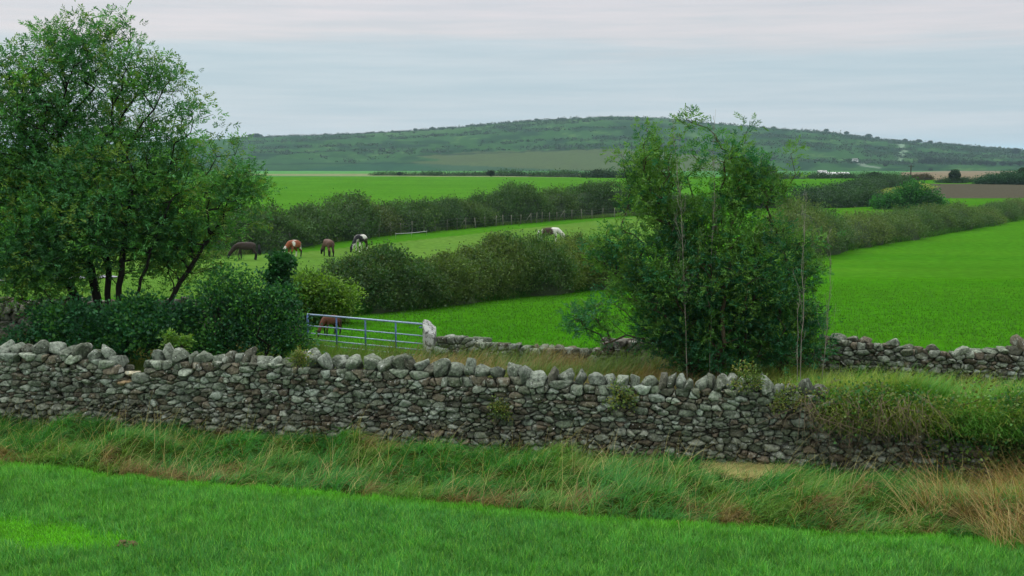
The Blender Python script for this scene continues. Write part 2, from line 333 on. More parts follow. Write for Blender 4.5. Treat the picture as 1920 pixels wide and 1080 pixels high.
def grow(bases, T, step=.3, r0=.006, ex=.5, wander=.12, stems=None):
    """branches from base points to every target; returns segments, radii and tip directions"""
    pos = [np.array(b, float) for b in bases]; par = [-1] * len(bases); plen = [0.] * len(bases)
    for bi, tp_ in (stems or []):
        b_ = pos[bi]; m_ = int(np.linalg.norm(tp_ - b_) / step); pv = bi
        for i_ in range(1, m_ + 1):
            s_ = i_ / m_; q_ = b_ + (tp_ - b_) * np.array([s_ ** 1.4, s_ ** 1.4, s_]) + rng.normal(0, .03, 3); pos.append(q_); par.append(pv); plen.append(0.); pv = len(pos) - 1
    b0 = np.mean(bases, 0); order = np.argsort(np.linalg.norm(T - b0, axis=1)); tips = {}
    arr = np.zeros((200000, 3)); arr[:len(pos)] = pos; pl = np.zeros(200000); cnt = len(pos)
    for ti in order:
        t = T[ti]; d = np.linalg.norm(arr[:cnt] - t, axis=1)
        cost = d * 1.0 + pl[:cnt] * .28 + np.maximum(0, arr[:cnt, 2] - t[2]) * 1.2
        k = int(np.argmin(cost)); p = arr[k].copy(); dist = d[k]; m = max(1, int(dist / step))
        dirp = (arr[k] - arr[par[k]]) if par[k] >= 0 else np.array([0, 0, 1.]); dirp = dirp / (np.linalg.norm(dirp) + 1e-9)
        c = p + dirp * dist * .45 + np.array([0, 0, dist * .12]); prev = k
        for i in range(1, m + 1):
            s = i / m; q = (1 - s) ** 2 * p + 2 * s * (1 - s) * c + s * s * t + (rng.normal(0, wander * step, 3) if i < m else 0)
            arr[cnt] = q; par.append(prev); pl[cnt] = pl[prev] + dist / m; prev = cnt; cnt += 1
        tips[ti] = prev
    par = np.array(par); n = cnt; wt = np.zeros(n)
    for v in tips.values(): wt[v] += 1
    for i in range(n - 1, -1, -1):
        if par[i] >= 0: wt[par[i]] += wt[i]
    rad = r0 * np.maximum(wt, 1) ** ex
    e = np.where(par >= 0)[0]; P = arr[:n]
    td = np.array([P[tips[i]] - P[par[tips[i]]] if par[tips[i]] >= 0 else [0, 0, 1] for i in range(len(T))])
    return P[par[e]], P[e], np.minimum(rad[par[e]], rad[e] * 1.6), rad[e], td
def blob_targets(blobs, n, shell=.45):
    """blobs: (centre xyz, radius, weight, squash)"""
    wts = np.array([b[1] ** 2.2 * b[2] for b in blobs]); wts /= wts.sum(); k = rng.choice(len(blobs), n, p=wts)
    c = np.array([b[0] for b in blobs])[k]; r = np.array([b[1] for b in blobs])[k]
    d = unit(rng.normal(0, 1, (n, 3))); rr = rng.uniform(0, 1, n) ** shell
    return c + d * (rr * r)[:, None], k
def woody(name, label, cat, bases, blobs, ncl, nleaf, spread, leafL, cols, barkc, compound=False, r0=.006, ex=.5, group=None, step=.3,
          up=.2, tipcol=None, wander=.12, tops=True, lw=.5, stemname='trunk', shell=.45, zmin=None, stems=None):
    root = empty(name, bases[0], label, cat, group)
    T, kb = blob_targets(blobs, ncl, shell)
    if zmin is not None: T[:, 2] = np.maximum(T[:, 2], H(T[:, 0], T[:, 1]) + zmin + rng.uniform(0, .2, len(T)))
    P0, P1, R0, R1, td = grow(bases, T, step, r0, ex, wander, stems)
    V, f = tubes(P0, P1, R0, R1, 5); mesh_np(stemname, local(V, root), [f], M_bark, np.tile(barkc, (len(V), 1)), root, smooth=True)
    # leaves
    n = ncl * nleaf; ci = np.repeat(np.arange(ncl), nleaf); cc = pick(cols, ncl)
    if tipcol is not None:
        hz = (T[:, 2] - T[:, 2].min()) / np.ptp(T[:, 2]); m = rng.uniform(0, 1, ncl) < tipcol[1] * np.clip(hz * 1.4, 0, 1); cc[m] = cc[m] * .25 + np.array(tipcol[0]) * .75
    P = T[ci] + rng.normal(0, 1, (n, 3)) * np.array([spread, spread, spread * .7])
    A = unit(unit(td)[ci] * .5 + unit(P - T[ci]) * .8 + rng.normal(0, .5, (n, 3)) + np.array([0, 0, up]))
    c = cc[ci] * rng.uniform(.78, 1.25, (n, 1)); L = leafL * rng.uniform(.7, 1.25, n)
    if compound: V, f, c = pinnate(P, A, L, c, compound)
    else: V, f, c = leaves(P, A, L, L * lw, c)
    if zmin is not None: V[:, 2] = np.maximum(V[:, 2], H(V[:, 0], V[:, 1]) + .02)
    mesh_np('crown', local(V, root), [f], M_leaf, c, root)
    return root
def pb(px, py, rpx, D, wgt=1.0): return (pt(px, py, D), rpx / F * D, wgt)

def hedge(name, label, pts, hts, width, n, leafL, cols, group=None, lump=1.6, shoots=0, seed=0., hn=.35, corecol=None, cat='hedge', base_h=0.0, barkc=None):
    pts = np.array(pts, float); hts = np.maximum(np.array(hts, float) * .93 - leafL * 1.1, .35); seg = np.linalg.norm(np.diff(pts, axis=0), axis=1); cum = np.concatenate([[0], np.cumsum(seg)]); Lt = cum[-1]
    def P_at(s): return np.stack([np.interp(s, cum, pts[:, 0]), np.interp(s, cum, pts[:, 1])], -1)
    dirv = (pts[-1] - pts[0]) / np.linalg.norm(pts[-1] - pts[0]); sd_ = np.array([-dirv[1], dirv[0]])
    def surf(s, th, k):
        h = np.interp(s, cum, hts) * (1 - hn * .8 + hn * 1.6 * (fbm(s / lump, seed * 7. + 0 * s, seed, 2))) * 1.0
        bw = lump * 1.9; q_ = s / bw + .35 * vn(s / bw * .6, seed); fr = q_ - np.floor(q_); dome = np.sqrt(np.clip(1 - ((fr - .5) * 1.75) ** 2, 0, 1)); hb = hashn(np.floor(q_), 0 * q_ + seed * 13, 0 * q_); h = h * (.74 + .3 * dome) * (.82 + .4 * hb)
        wv_ = width * (.75 + .5 * vn(s / lump * .8, 3. + seed)) * (.72 + .32 * dome)
        rr = k * (.82 + .38 * fbm(s / lump * 1.7, th * 2.2, seed + 5., 3)) ; endt = np.clip(np.minimum(s, Lt - s) / (width * .5) + .15, 0, 1) ** .5
        c = P_at(s); off = np.cos(th) * wv_ / 2 * rr * endt; x = c[..., 0] + sd_[0] * off; y = c[..., 1] + sd_[1] * off
        return np.stack([x, y, H(x, y) - .05 + np.abs(np.sin(th)) ** .65 * h * rr * endt], -1), h
    root = empty(name, (*pts[0], float(H(*pts[0]))), label, cat, group)
    ns = max(12, int(Lt / (lump * .25))); S_, T_ = np.meshgrid(np.linspace(0, Lt, ns), np.linspace(0, PI, 13), indexing='ij'); V, _ = surf(S_, T_, .80)
    idx = np.arange(ns * 13).reshape(ns, 13); Qh = np.stack([idx[:-1, :-1], idx[1:, :-1], idx[1:, 1:], idx[:-1, 1:]], -1).reshape(-1, 4)
    cc = np.mean(cols, 0) * .55 if corecol is None else corecol  # inner shell painted darker than the leaves to stand for the shaded interior
    mesh_np('shade_core', local(V.reshape(-1, 3), root), [Qh], M_leaf, np.tile(cc, (ns * 13, 1)) * (.6 + .8 * vn(V.reshape(-1, 3)[:, 0] * 2, V.reshape(-1, 3)[:, 2] * 3, V.reshape(-1, 3)[:, 1] * 2)[:, None]), root, smooth=True)
    # clumps of leaves over the surface
    ncp = max(30, n // 30); s = rng.uniform(0, Lt, ncp); th = rng.uniform(0.02, .98, ncp) * PI; Cn_, _ = surf(s, th, rng.uniform(.82, 1.06, ncp))
    clc = pick(cols, ncp) * .45 + np.array(cols)[(hashn(np.floor(s / (lump * 1.9) + .35 * vn(s / (lump * 1.9) * .6, seed)), 0 * s + seed * 5, 0 * s) * len(cols) * .999).astype(int)] * np.array([1.12, 1., .9]) * .6; clc = clc * (.75 + .5 * fbm(Cn_[:, 0] * .8, Cn_[:, 1] * .8, Cn_[:, 2] * .8, 2))[:, None] * rng.uniform(.85, 1.2, (ncp, 1)); ci = rng.integers(0, ncp, n); sp = leafL * 1.9
    P = Cn_[ci] + rng.normal(0, 1, (n, 3)) * np.array([sp, sp, sp * .8]); outv = unit(P - np.concatenate([P_at(s[ci]), (P[:, 2:3] - 1)], 1))
    A = unit(outv * .6 + rng.normal(0, .7, (n, 3)) + np.array([0, 0, .35])); L = leafL * rng.uniform(.6, 1.4, n)
    parts = [leaves(P, A, L, L * .62, clc[ci] * rng.uniform(.8, 1.2, (n, 1)))]
    if shoots:
        s = rng.uniform(0, Lt, shoots); C0, h = surf(s, rng.uniform(.3, .7, shoots) * PI, 1.0); m = 9; hh = rng.uniform(.08, .4, shoots) ** 1.3 * np.mean(hts) * .5
        lean = rng.normal(0, .18, (shoots, 3)); sc_ = pick(cols, shoots)
        for k in range(m):
            p = C0 + (lean + np.array([0, 0, 1])) * (hh * (k + 1) / m)[:, None]
            for q in range(2): parts.append(leaves(p, unit(rng.normal(0, 1, p.shape) + np.array([0, 0, .8])), leafL * .8 * (1.1 - .5 * k / m), leafL * .45, sc_))
    V, f, c = join(parts); V[:, 2] = np.maximum(V[:, 2], H(V[:, 0], V[:, 1]) + .01)
    mesh_np('foliage', local(V, root), [f], M_leaf, c, root)
    return root

# ---------------------------------------------------------------- dry stone walls
def clip(poly, nx, ny, d):
    o = []; n = len(poly)
    for i in range(n):
        a = poly[i]; b = poly[(i + 1) % n]; da = a[0] * nx + a[1] * ny - d; db = b[0] * nx + b[1] * ny - d
        if da <= 0: o.append(a)
        if (da < 0) != (db < 0) and da != db:
            t = da / (da - db); o.append((a[0] + t * (b[0] - a[0]), a[1] + t * (b[1] - a[1])))
    return o
def stone_face(U0, U1, topf, botf, size=(.2, .115), cols=None, seed=1, depth=.12, tint=None):
    """Voronoi-packed rough stones on the u,v plane; returns verts (u, out, v)"""
    r = np.random.default_rng(seed); sx, sy = size; asp = sx / sy; seeds = []
    v = -.1; row = 0; vmax = max(topf(u) for u in np.linspace(U0, U1, 60)) + .02
    while v < vmax:
        hh = sy * r.uniform(.75, 1.3); u = U0 + r.uniform(0, sx)
        while u < U1:
            ww = sx * r.uniform(.4, 1.0) * (1.7 if r.uniform() < .18 else 1); seeds.append((u + ww / 2, v + hh / 2 + r.normal(0, sy * .2) + .04 * math.sin(u * .9 + row))); u += ww
        v += hh; row += 1
    big_ = None
    S = np.array([s for s in seeds if botf(s[0]) - .05 < s[1] < topf(s[0])]); G = S.copy(); G[:, 0] /= asp
    big = r.uniform(-1, 1, len(G)) ** 3 * (sy * .8) ** 2
    Vs = []; q = []; t = []; Cs = []; o = 0; K_ = 16
    for i in range(len(G)):
        d = ((G - G[i]) ** 2).sum(1); nb = np.argsort(d)[1:20]; s = sy * 1.3
        x, y = G[i]; poly = [(x - s, y - s), (x + s, y - s), (x + s, y + s), (x - s, y + s)]
        for j in nb:
            nx, ny = G[j] - G[i]; L2 = nx * nx + ny * ny
            m = (G[i] @ np.array([nx, ny])) + L2 / 2 + (big[i] - big[j]) / 2; poly = clip(poly, nx, ny, m)
            if len(poly) < 3: break
        if len(poly) < 3: continue
        p = np.array(poly); p[:, 0] *= asp; c = p.mean(0)
        # resample the outline evenly, rounding corners
        nxt = np.roll(p, -1, 0); el = np.linalg.norm(nxt - p, axis=1); cu = np.concatenate([[0], np.cumsum(el)]); per = cu[-1]
        if per < .12: continue
        ss = (np.arange(K_) + r.uniform(0, 1)) / K_ * per; pp = np.vstack([p, p[:1]]); ol = np.stack([np.interp(ss % per, cu, pp[:, 0]), np.interp(ss % per, cu, pp[:, 1])], 1)
        ol = ol * .9 + .05 * (np.roll(ol, 1, 0) + np.roll(ol, -1, 0)); ol = ol + r.normal(0, .0045, ol.shape); g = .002 + .007 * r.uniform(); ol = c + (ol - c) * (1 - 2 * g / math.sqrt(per * .08))
        bulge = r.uniform(.2, 1) * .05 + .008; base = r.normal(0, .03); tu, tv = r.normal(0, .28, 2)
        rings = [(1.0, -depth), (1.02, -.022), (.97, -.002), (.88, bulge * .6), (.5, bulge * .95)]
        for (sc_, dp) in rings:
            P = c + (ol - c) * sc_; nzv = (fbm(P[:, 0] * 18, P[:, 1] * 18, i * 1.7, 2) - .5) * .07
            dd = dp + base + ((P - c) @ np.array([tu, tv])) * (dp > -.1) + nzv * (dp > -.02)
            Vs.append(np.stack([P[:, 0], dd, P[:, 1]], 1))
        Vs.append(np.array([[c[0], bulge + base + r.normal(0, .008), c[1]]])); nR = len(rings)
        for a in range(nR - 1):
            for b in range(K_): q.append([o + a * K_ + b, o + a * K_ + (b + 1) % K_, o + (a + 1) * K_ + (b + 1) % K_, o + (a + 1) * K_ + b])
        for b in range(K_): t.append([o + (nR - 1) * K_ + b, o + (nR - 1) * K_ + (b + 1) % K_, o + nR * K_])
        Vs.append(np.array([[c[0], -depth + base, c[1]]]))
        for b in range(K_): t.append([o + (b + 1) % K_, o + b, o + nR * K_ + 1])
        nv = nR * K_ + 2; o += nv
        cl = cols[r.choice(len(cols))] * r.uniform(.6, 1.35)
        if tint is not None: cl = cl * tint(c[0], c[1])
        Cs.append(np.tile(cl, (nv, 1)))
    return np.concatenate(Vs), np.array(q), np.array(t), np.concatenate(Cs)
def rock(size, seed, facets=14, sub=3):
    r = np.random.default_rng(seed); bm = bmesh.new(); bmesh.ops.create_icosphere(bm, subdivisions=sub, radius=1)
    V = np.array([v.co[:] for v in bm.verts]); Fc = np.array([[v.index for v in f.verts] for f in bm.faces]); bm.free()
    for k in range(facets):
        n = unit(r.normal(0, 1, 3)); d = r.uniform(.42, .8); s = V @ n - d; V = V - np.maximum(s, 0)[:, None] * n * .97
    V = V * (1 + (fbm(V[:, 0] * 2.5 + seed, V[:, 1] * 2.5, V[:, 2] * 2.5, 3)[:, None] - .5) * .2)
    V = V / np.abs(V).max(0) * (np.array(size) / 2); return V, Fc
STC = [lin(*c, .84) for c in [(116, 126, 108), (100, 106, 88), (128, 136, 120), (90, 92, 78), (104, 98, 82), (88, 98, 80), (134, 144, 130), (96, 92, 76), (108, 116, 100)]]
def drystone(name, label, A, B, topf, size, cols, seed, coping, thick=.5, cop_h=.32, cop_w=.3, group=None, back=True, botf=lambda u: -.05, tint=None, copf=None, copcols=None, zf=None):
    A = np.array(A, float); B = np.array(B, float); L = np.linalg.norm(B - A); d = (B - A) / L; n = np.array([d[1], -d[0]]); z0 = float(H(*A))
    root = empty(name, (*A, z0), label, 'stone wall', group)
    def W(V):
        c = A + V[:, 0:1] * d + (V[:, 1:2]) * n; g = H(c[:, 0], c[:, 1]) - z0
        return np.stack([c[:, 0] - A[0], c[:, 1] - A[1], V[:, 2] + g], 1)
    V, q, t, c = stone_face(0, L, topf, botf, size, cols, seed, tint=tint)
    hmax = 1.4; bat = .10
    V[:, 1] += thick / 2 - V[:, 2] / hmax * bat
    mesh_np('wall_face', W(V), [q, t], M_stone, c, root, smooth=False)
    if back:
        V, q, t, c = stone_face(0, L, lambda u: topf(u) - .12, botf, (size[0] * 1.7, size[1] * 1.7), cols, seed + 1, tint=tint)
        V[:, 1] = -(V[:, 1] + thick / 2 - V[:, 2] / hmax * bat); mesh_np('back_face', W(V), [q, t], M_stone, c, root, smooth=True)
    us = np.linspace(0.03, L - .03, int(L / .15) + 2); tp = np.array([max(.05, min(topf(u - .15), topf(u), topf(u + .15)) - .17) for u in us]); cv = []
    for u, h in zip(us, tp):
        for (o_, vv) in ((thick / 2 - .07, -.1), (thick / 2 - .07 - bat * h / hmax, h), (-(thick / 2 - .07 - bat * h / hmax), h), (-(thick / 2 - .07), -.1)): cv.append((u, o_, vv))
    cv = np.array(cv); q = []
    for i in range(len(us) - 1):
        for j in range(4): q.append([i * 4 + j, i * 4 + (j + 1) % 4, (i + 1) * 4 + (j + 1) % 4, (i + 1) * 4 + j])
    q.append([0, 1, 2, 3]); q.append([len(cv) - 4 + k for k in (3, 2, 1, 0)])
    mesh_np('rubble_core', W(cv), [np.array(q)], M_stone, np.tile(lin(96, 96, 84, .8), (len(cv), 1)), root)
    rf = np.random.default_rng(seed + 5); Vf = []; Ff = []; Cf = []; of = 0
    for k in range(int(L * 15)):
        u = rf.uniform(.05, L - .05); V, Fc = rock((rf.uniform(.14, .3), rf.uniform(.12, .25), rf.uniform(.07, .13)), seed * 31 + k, 8, 2); V = V + np.array([u, rf.uniform(-thick / 2 + .1, thick / 2 - .12), max(.03, float(np.interp(u, us, tp)) + rf.uniform(.03, .13))])
        Vf.append(V); Ff.append(Fc + of); of += len(V); Cf.append(np.tile(cols[rf.choice(len(cols))] * rf.uniform(.6, 1.2), (len(V), 1)))
    mesh_np('fill_stones', W(np.concatenate(Vf)), [np.concatenate(Ff)], M_stone, np.concatenate(Cf), root, smooth=True)
    if coping:
        r = np.random.default_rng(seed + 9); u = .05; k = 0; cc = copcols or cols
        while u < L - .05:
            wv, hv, tilt, skip = (copf(u, r) if copf else (r.uniform(.7, 1.3) * cop_w, r.uniform(.75, 1.2) * cop_h, r.normal(0, .2), r.uniform() < .04))
            if skip: wv, hv, tilt = r.uniform(.22, .42), r.uniform(.10, .16), r.normal(0, .06)
            if True:
                V, Fc = rock((wv * 1.12, min(thick * r.uniform(.7, .95), .5), hv), seed * 100 + k, facets=22)
                ct, st = math.cos(tilt), math.sin(tilt); V = np.stack([V[:, 0] * ct + V[:, 2] * st, V[:, 1], -V[:, 0] * st + V[:, 2] * ct], 1)
                tz = topf(u + wv / 2); V = V + np.array([u + wv / 2, r.normal(0, .03), tz + hv * (.36 if hv > .17 else .1)]); cl = cc[r.choice(len(cc))] * r.uniform(.75, 1.25)
                mesh_np('coping_stone', W(V), [Fc], M_stone, np.tile(cl, (len(V), 1)), root, smooth=False)
            u += wv * (.93 if tilt < .15 else .8); k += 1
    return root

# near wall ------------------------------------------------------
Lw = np.linalg.norm(WB - WA); ULEN = Lw + 2.75; WE = WA + wdir * ULEN; WS = WA - wdir * .8
def u_of_px(px_):
    k = (px_ - 960) / F; # x = k*y ; point WA + u*wdir
    return (k * WA[1] - WA[0]) / (wdir[0] - k * wdir[1])
def top_h(px_, py_):
    u = u_of_px(px_); y = WA[1] + u * wdir[1]; return u + .8, pt(px_, py_, y)[2]
prof = [top_h(*p) for p in [(-60, 668), (0, 668), (60, 666), (150, 672), (205, 682), (222, 716), (250, 724), (268, 708), (285, 678), (400, 682), (550, 690), (700, 694), (860, 706), (1000, 716), (1150, 726), (1300, 735), (1450, 740), (1540, 745), (1580, 762), (1640, 785), (1700, 800), (1770, 835)]]
pu = np.array([p[0] for p in prof]); ph = np.array([p[1] for p in prof])
topf = lambda u: float(np.interp(u, pu, ph))
uA, uB, uC, uD, uE = [u_of_px(p) + .8 for p in (200, 268, 1215, 1420, 1545)]
def copf(u, r):
    if uA < u < uB: return (.2, .1, 0, True)
    if u > uE: return (r.uniform(.2, .34), .12, 0, True)
    if uC < u < uD: return (r.uniform(.15, .21), r.uniform(.36, .44), .22 + r.normal(0, .1), False)
    return (r.uniform(.15, .36), r.uniform(.22, .42), r.normal(0, .35), r.uniform() < .03)
GREY = [lin(*c, .60) for c in [(132, 142, 124), (116, 126, 108), (106, 114, 96), (140, 150, 134), (102, 104, 88)]]
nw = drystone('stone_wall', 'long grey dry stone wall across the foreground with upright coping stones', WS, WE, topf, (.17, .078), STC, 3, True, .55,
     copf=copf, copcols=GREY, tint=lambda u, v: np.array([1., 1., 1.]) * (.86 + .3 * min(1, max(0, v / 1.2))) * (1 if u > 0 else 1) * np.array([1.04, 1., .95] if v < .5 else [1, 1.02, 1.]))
# pale fallen stones in the dip
for k, (a, b, sx_, c_) in enumerate([(245, 700, .34, (186, 180, 150)), (238, 716, .42, (160, 140, 104)), (200, 688, .4, (170, 172, 162)), (222, 692, .26, (150, 152, 140))]):
    u = u_of_px(a); y = WA[1] + u * wdir[1] - .12; p = pt(a, b, y) - np.array(nw.location); V, Fc = rock((sx_, .34, .16), 900 + k); V = V + p
    mesh_np('coping_stone', V, [Fc], M_stone, np.tile(lin(*c_, .8), (len(V), 1)), nw, smooth=True)

# walls behind the lane ------------------------------------------
def zt(px_, py_, D): return pt(px_, py_, D)[2]
D2 = [lin(*c, .95) for c in [(104, 104, 96), (90, 86, 78), (116, 114, 104), (80, 78, 70), (96, 84, 76)]]
drystone('stone_wall', 'dark mossy dry stone wall at the left edge behind the tree and bushes', (-15.5, 29.6), (-6.3, 28.4), lambda u: 1.06 + .06 * math.sin(u * 2), (.26, .15), D2, 21, True, .5, cop_h=.3, cop_w=.3)
drystone('stone_wall', 'low tumbledown stone wall running right from the stone gatepost', (-1.75, 27.1), (2.0, 26.35), lambda u: .42 + .08 * math.sin(u * 2.3 + 1) - .16 * min(1, max(0, u - 1.8)), (.2, .1), STC, 31, True, .6, cop_h=.2, cop_w=.35,
     copf=lambda u, r: (r.uniform(.14, .34), r.uniform(.1, .2), r.normal(0, .3), r.uniform() < .1))
drystone('stone_wall', 'ruined low stone wall half hidden under the big leafy shrub', (2.15, 26.3), (6.3, 25.2), lambda u: .45 + .1 * math.sin(u * 1.7), (.2, .1), D2, 41, True, .55, cop_h=.2, cop_w=.35,
     copf=lambda u, r: (r.uniform(.2, .45), r.uniform(.14, .22), r.normal(0, .3), r.uniform() < .1))
drystone('stone_wall', 'dry stone wall on the right edge bounding the bright green field', (6.6, 24.6), (12.6, 22.8), lambda u: .76 + .07 * math.sin(u * 1.9) - .08 * (3 < u < 4.4), (.19, .09), STC, 51, True, .5,
     copf=lambda u, r: (r.uniform(.22, .42), r.uniform(.14, .26) if not 4.2 < u < 4.5 else .42, r.normal(0, .25), 2.5 < u < 3.9 and r.uniform() < .6))

# ---------------------------------------------------------------- gate and gatepost
GL, GR = np.array([-5.42, 28.75]), np.array([-2.18, 27.05]); gz = float(H(-4, 28)); root = empty('field_gate', (*GR, gz), 'galvanised metal bar gate closed against the pale stone gatepost', 'gate')
gv = lin(148, 172, 196, .95); blu = lin(74, 104, 148, .95)
def gp(s, z): p = GR + (GL - GR) * s; return (p[0] - GR[0], p[1] - GR[1], z)
ZT = pt(745, 605, 27.3)[2] - gz
for i, dz in enumerate([0, .30, .50, .66, .80, .92]):
    tubeobj('rail', [([gp(0, ZT - dz), gp(.5, ZT - dz), gp(1, ZT - dz)], .026 if i == 0 else .017)], M_galv, gv, root)
for s in (.005, .235, .49, .74, .995): tubeobj('upright', [([gp(s, ZT + .0), gp(s, ZT - .5), gp(s, ZT - .95)], .024 if 0.1 < s < .9 else .03)], M_galv, blu, root)
V, Fc = rock((.46, .4, 1.7), 77, facets=4, sub=4); V = np.sign(V) * np.minimum(np.abs(V), np.array([.165, .16, .80])) ; V += (fbm(V[:, 0] * 9, V[:, 1] * 9, V[:, 2] * 6)[:, None] - .5) * .035
p = pt(805, 640, 27.0); gr_ = empty('gatepost', (p[0], p[1], float(H(p[0], p[1]))), 'pale lichen-covered stone gatepost at the right end of the metal gate', 'gatepost')
M_post = mat_noise('lichened_stone', 6, .7, 1.2, .95, .7, 30, lichen=[((.48, .50, .46), 7, .45, .06), ((.08, .08, .07), 16, .6, .05)])
ZP = pt(805, 589, 27.0)[2] - gr_.location.z
mesh_np('stone_post', V + np.array([0, 0, ZP - .80]), [Fc], M_post, np.tile(lin(124, 124, 116, .7), (len(V), 1)), gr_, smooth=True)
tubeobj('latch', [([(-.17, -.02, ZP - .33), (-.25, -.02, ZP - .33)], .02)], M_galv, blu, gr_)

# ---------------------------------------------------------------- track on the left, lane
def strip(name, pts, w_, mat, c, dz=.03, kind='structure'):
    pts = np.array(pts, float); s = np.linspace(0, 1, 60); cu = np.linspace(0, 1, len(pts)); P = np.stack([np.interp(s, cu, pts[:, 0]), np.interp(s, cu, pts[:, 1])], 1)
    T = unit(np.gradient(P, axis=0)); Nn = np.stack([-T[:, 1], T[:, 0]], 1); V = []
    for o_ in np.linspace(-w_ / 2, w_ / 2, 5): Q_ = P + Nn * o_; V.append(np.stack([Q_[:, 0], Q_[:, 1], H(Q_[:, 0], Q_[:, 1]) + dz], 1))
    V = np.concatenate(V); i = np.arange(60 * 5).reshape(5, 60); q = np.stack([i[:-1, :-1], i[:-1, 1:], i[1:, 1:], i[1:, :-1]], -1).reshape(-1, 4)
    return tag(mesh_np(name, V, [q], mat, np.tile(c, (len(V), 1)), smooth=True), kind=kind)
a, b, c = at(-200, 533, 35), at(40, 525, 35), at(215, 519, 35)
strip('track', [a[:2], b[:2], c[:2]], 2.4, M_soil, lin(170, 174, 182, .7), .05)

# ---------------------------------------------------------------- left tree
BARK = lin(50, 48, 42); PALE = lin(150, 142, 124)
D = 26.0
lt = [(140, 95, 70, 1), (90, 75, 35, .8), (200, 60, 45, .8), (200, 340, 95, .9), (150, 430, 110, .9), (280, 455, 80, .9), (60, 515, 75, 1), (140, 520, 45, .7), (330, 515, 45, .6), (400, 500, 26, .7), (-60, 520, 70, 1), (60, 180, 85, .9), (20, 110, 40, .5), (235, 140, 65, .7), (305, 150, 55, .5), (360, 205, 45, .5), (130, 230, 110, .7), (250, 260, 100, .6), (40, 320, 110, 1),
      (345, 290, 75, .6), (425, 265, 36, .35), (180, 390, 130, .9), (320, 400, 100, 1), (425, 345, 62, .9), (60, 460, 90, 1), (-90, 250, 130, .8), (-100, 430, 130, .8), (355, 465, 68, .8), (445, 395, 46, 1), (436, 440, 14, .6), (470, 360, 30, .8), (150, 490, 55, .35), (480, 330, 26, .3)]
blobs = [pb(x, y, r, D + rng.uniform(-.8, .8), w_) for x, y, r, w_ in lt]
bases = [at(x, y, 20) for x, y in [(205, 612), (180, 610), (235, 606), (265, 603), (300, 600), (150, 606)]]
bases = [np.array([b[0], 26.0 + rng.normal(0, .25), 0]) for b in bases]; bases = [np.array([pt(x, 560, 26)[0], y_, -.05]) for x, y_ in [(205, 26), (194, 26.15), (216, 25.9), (230, 25.8), (264, 26.1), (184, 26.25)]]
TG = [lf(*c) * np.array([1.3, 1.22, 1.15]) for c in [(52, 104, 52), (66, 122, 54), (44, 92, 50), (78, 130, 52), (58, 112, 64), (88, 118, 44)]]
woody('ash_tree', 'large many-stemmed ash tree with dense green crown filling the left side', 'tree', bases, blobs, 2600, 12, .135, .2, TG, BARK, compound=3, r0=.0044, ex=.48, step=.3, shell=.55, stems=[(0, pt(190, 330, 26.1)), (1, pt(110, 300, 26.4)), (2, pt(250, 340, 25.7)), (3, pt(320, 380, 25.7)), (4, pt(400, 440, 26.2)), (5, pt(20, 380, 26.5))])

# ---------------------------------------------------------------- right shrub / young ash
rt = [(1300, 295, 30, .45), (1215, 335, 46, .8), (1395, 325, 40, .8), (1445, 355, 36, .7), (1270, 420, 50, .7), (1460, 480, 45, .7), (1300, 330, 32, .5), (1270, 330, 24, .5), (1330, 350, 26, .5), (1300, 450, 40, .6), (1140, 475, 40, .9), (1165, 540, 40, .7), (1500, 520, 40, .9), (1515, 450, 24, .7), (1340, 630, 95, 1.1), (1250, 610, 65, 1), (1440, 610, 78, 1.1), (1500, 600, 48, 1), (1215, 530, 60, .8), (1300, 520, 80, .9), (1400, 510, 85, .9), (1480, 520, 48, .7), (1165, 450, 36, .7), (1240, 440, 55, .7), (1370, 430, 62, .75), (1235, 365, 45, .7), (1385, 360, 45, .75), (1225, 295, 36, .9),
      (1158, 285, 16, 1.2), (1165, 320, 16, 1), (1185, 370, 26, .8), (1372, 295, 32, .8), (1405, 255, 18, .8), (1345, 262, 12, 1), (1310, 400, 30, .35), (1460, 430, 36, .5), (1487, 285, 11, 1.4), (1484, 330, 10, 1), (1482, 375, 12, .8), (1505, 650, 40, 1), (1100, 595, 28, 1), (1078, 600, 12, 1), (1145, 620, 30, 1), (1120, 565, 14, .6), (1290, 228, 10, 1.4), (1295, 262, 8, 1), (1215, 245, 20, 1), (1430, 300, 16, .8),
      (1290, 580, 90, 1), (1400, 570, 85, 1)]
D = 23.6; blobs = [pb(x, y, r, D + rng.uniform(-.5, .5), w_) for x, y, r, w_ in rt]
bases = [np.array([pt(x, 690, D)[0], D + rng.normal(0, .3), -.05]) for x in (1340, 1290, 1400, 1370, 1250, 1440, 1480)]
RG = [lf(*c) * 1.02 for c in [(40, 98, 58), (54, 112, 52), (38, 88, 54), (74, 124, 46), (48, 108, 66), (70, 104, 44)]]
woody('ash_shrub', 'big leafy many-stemmed shrub with ragged sprigs on top, right of centre behind the wall', 'shrub', bases, blobs, 1850, 12, .12, .18, RG, lin(92, 84, 64), compound=3, r0=.0045, ex=.48, step=.25, tipcol=(lf(98, 142, 50), .55), zmin=.1)
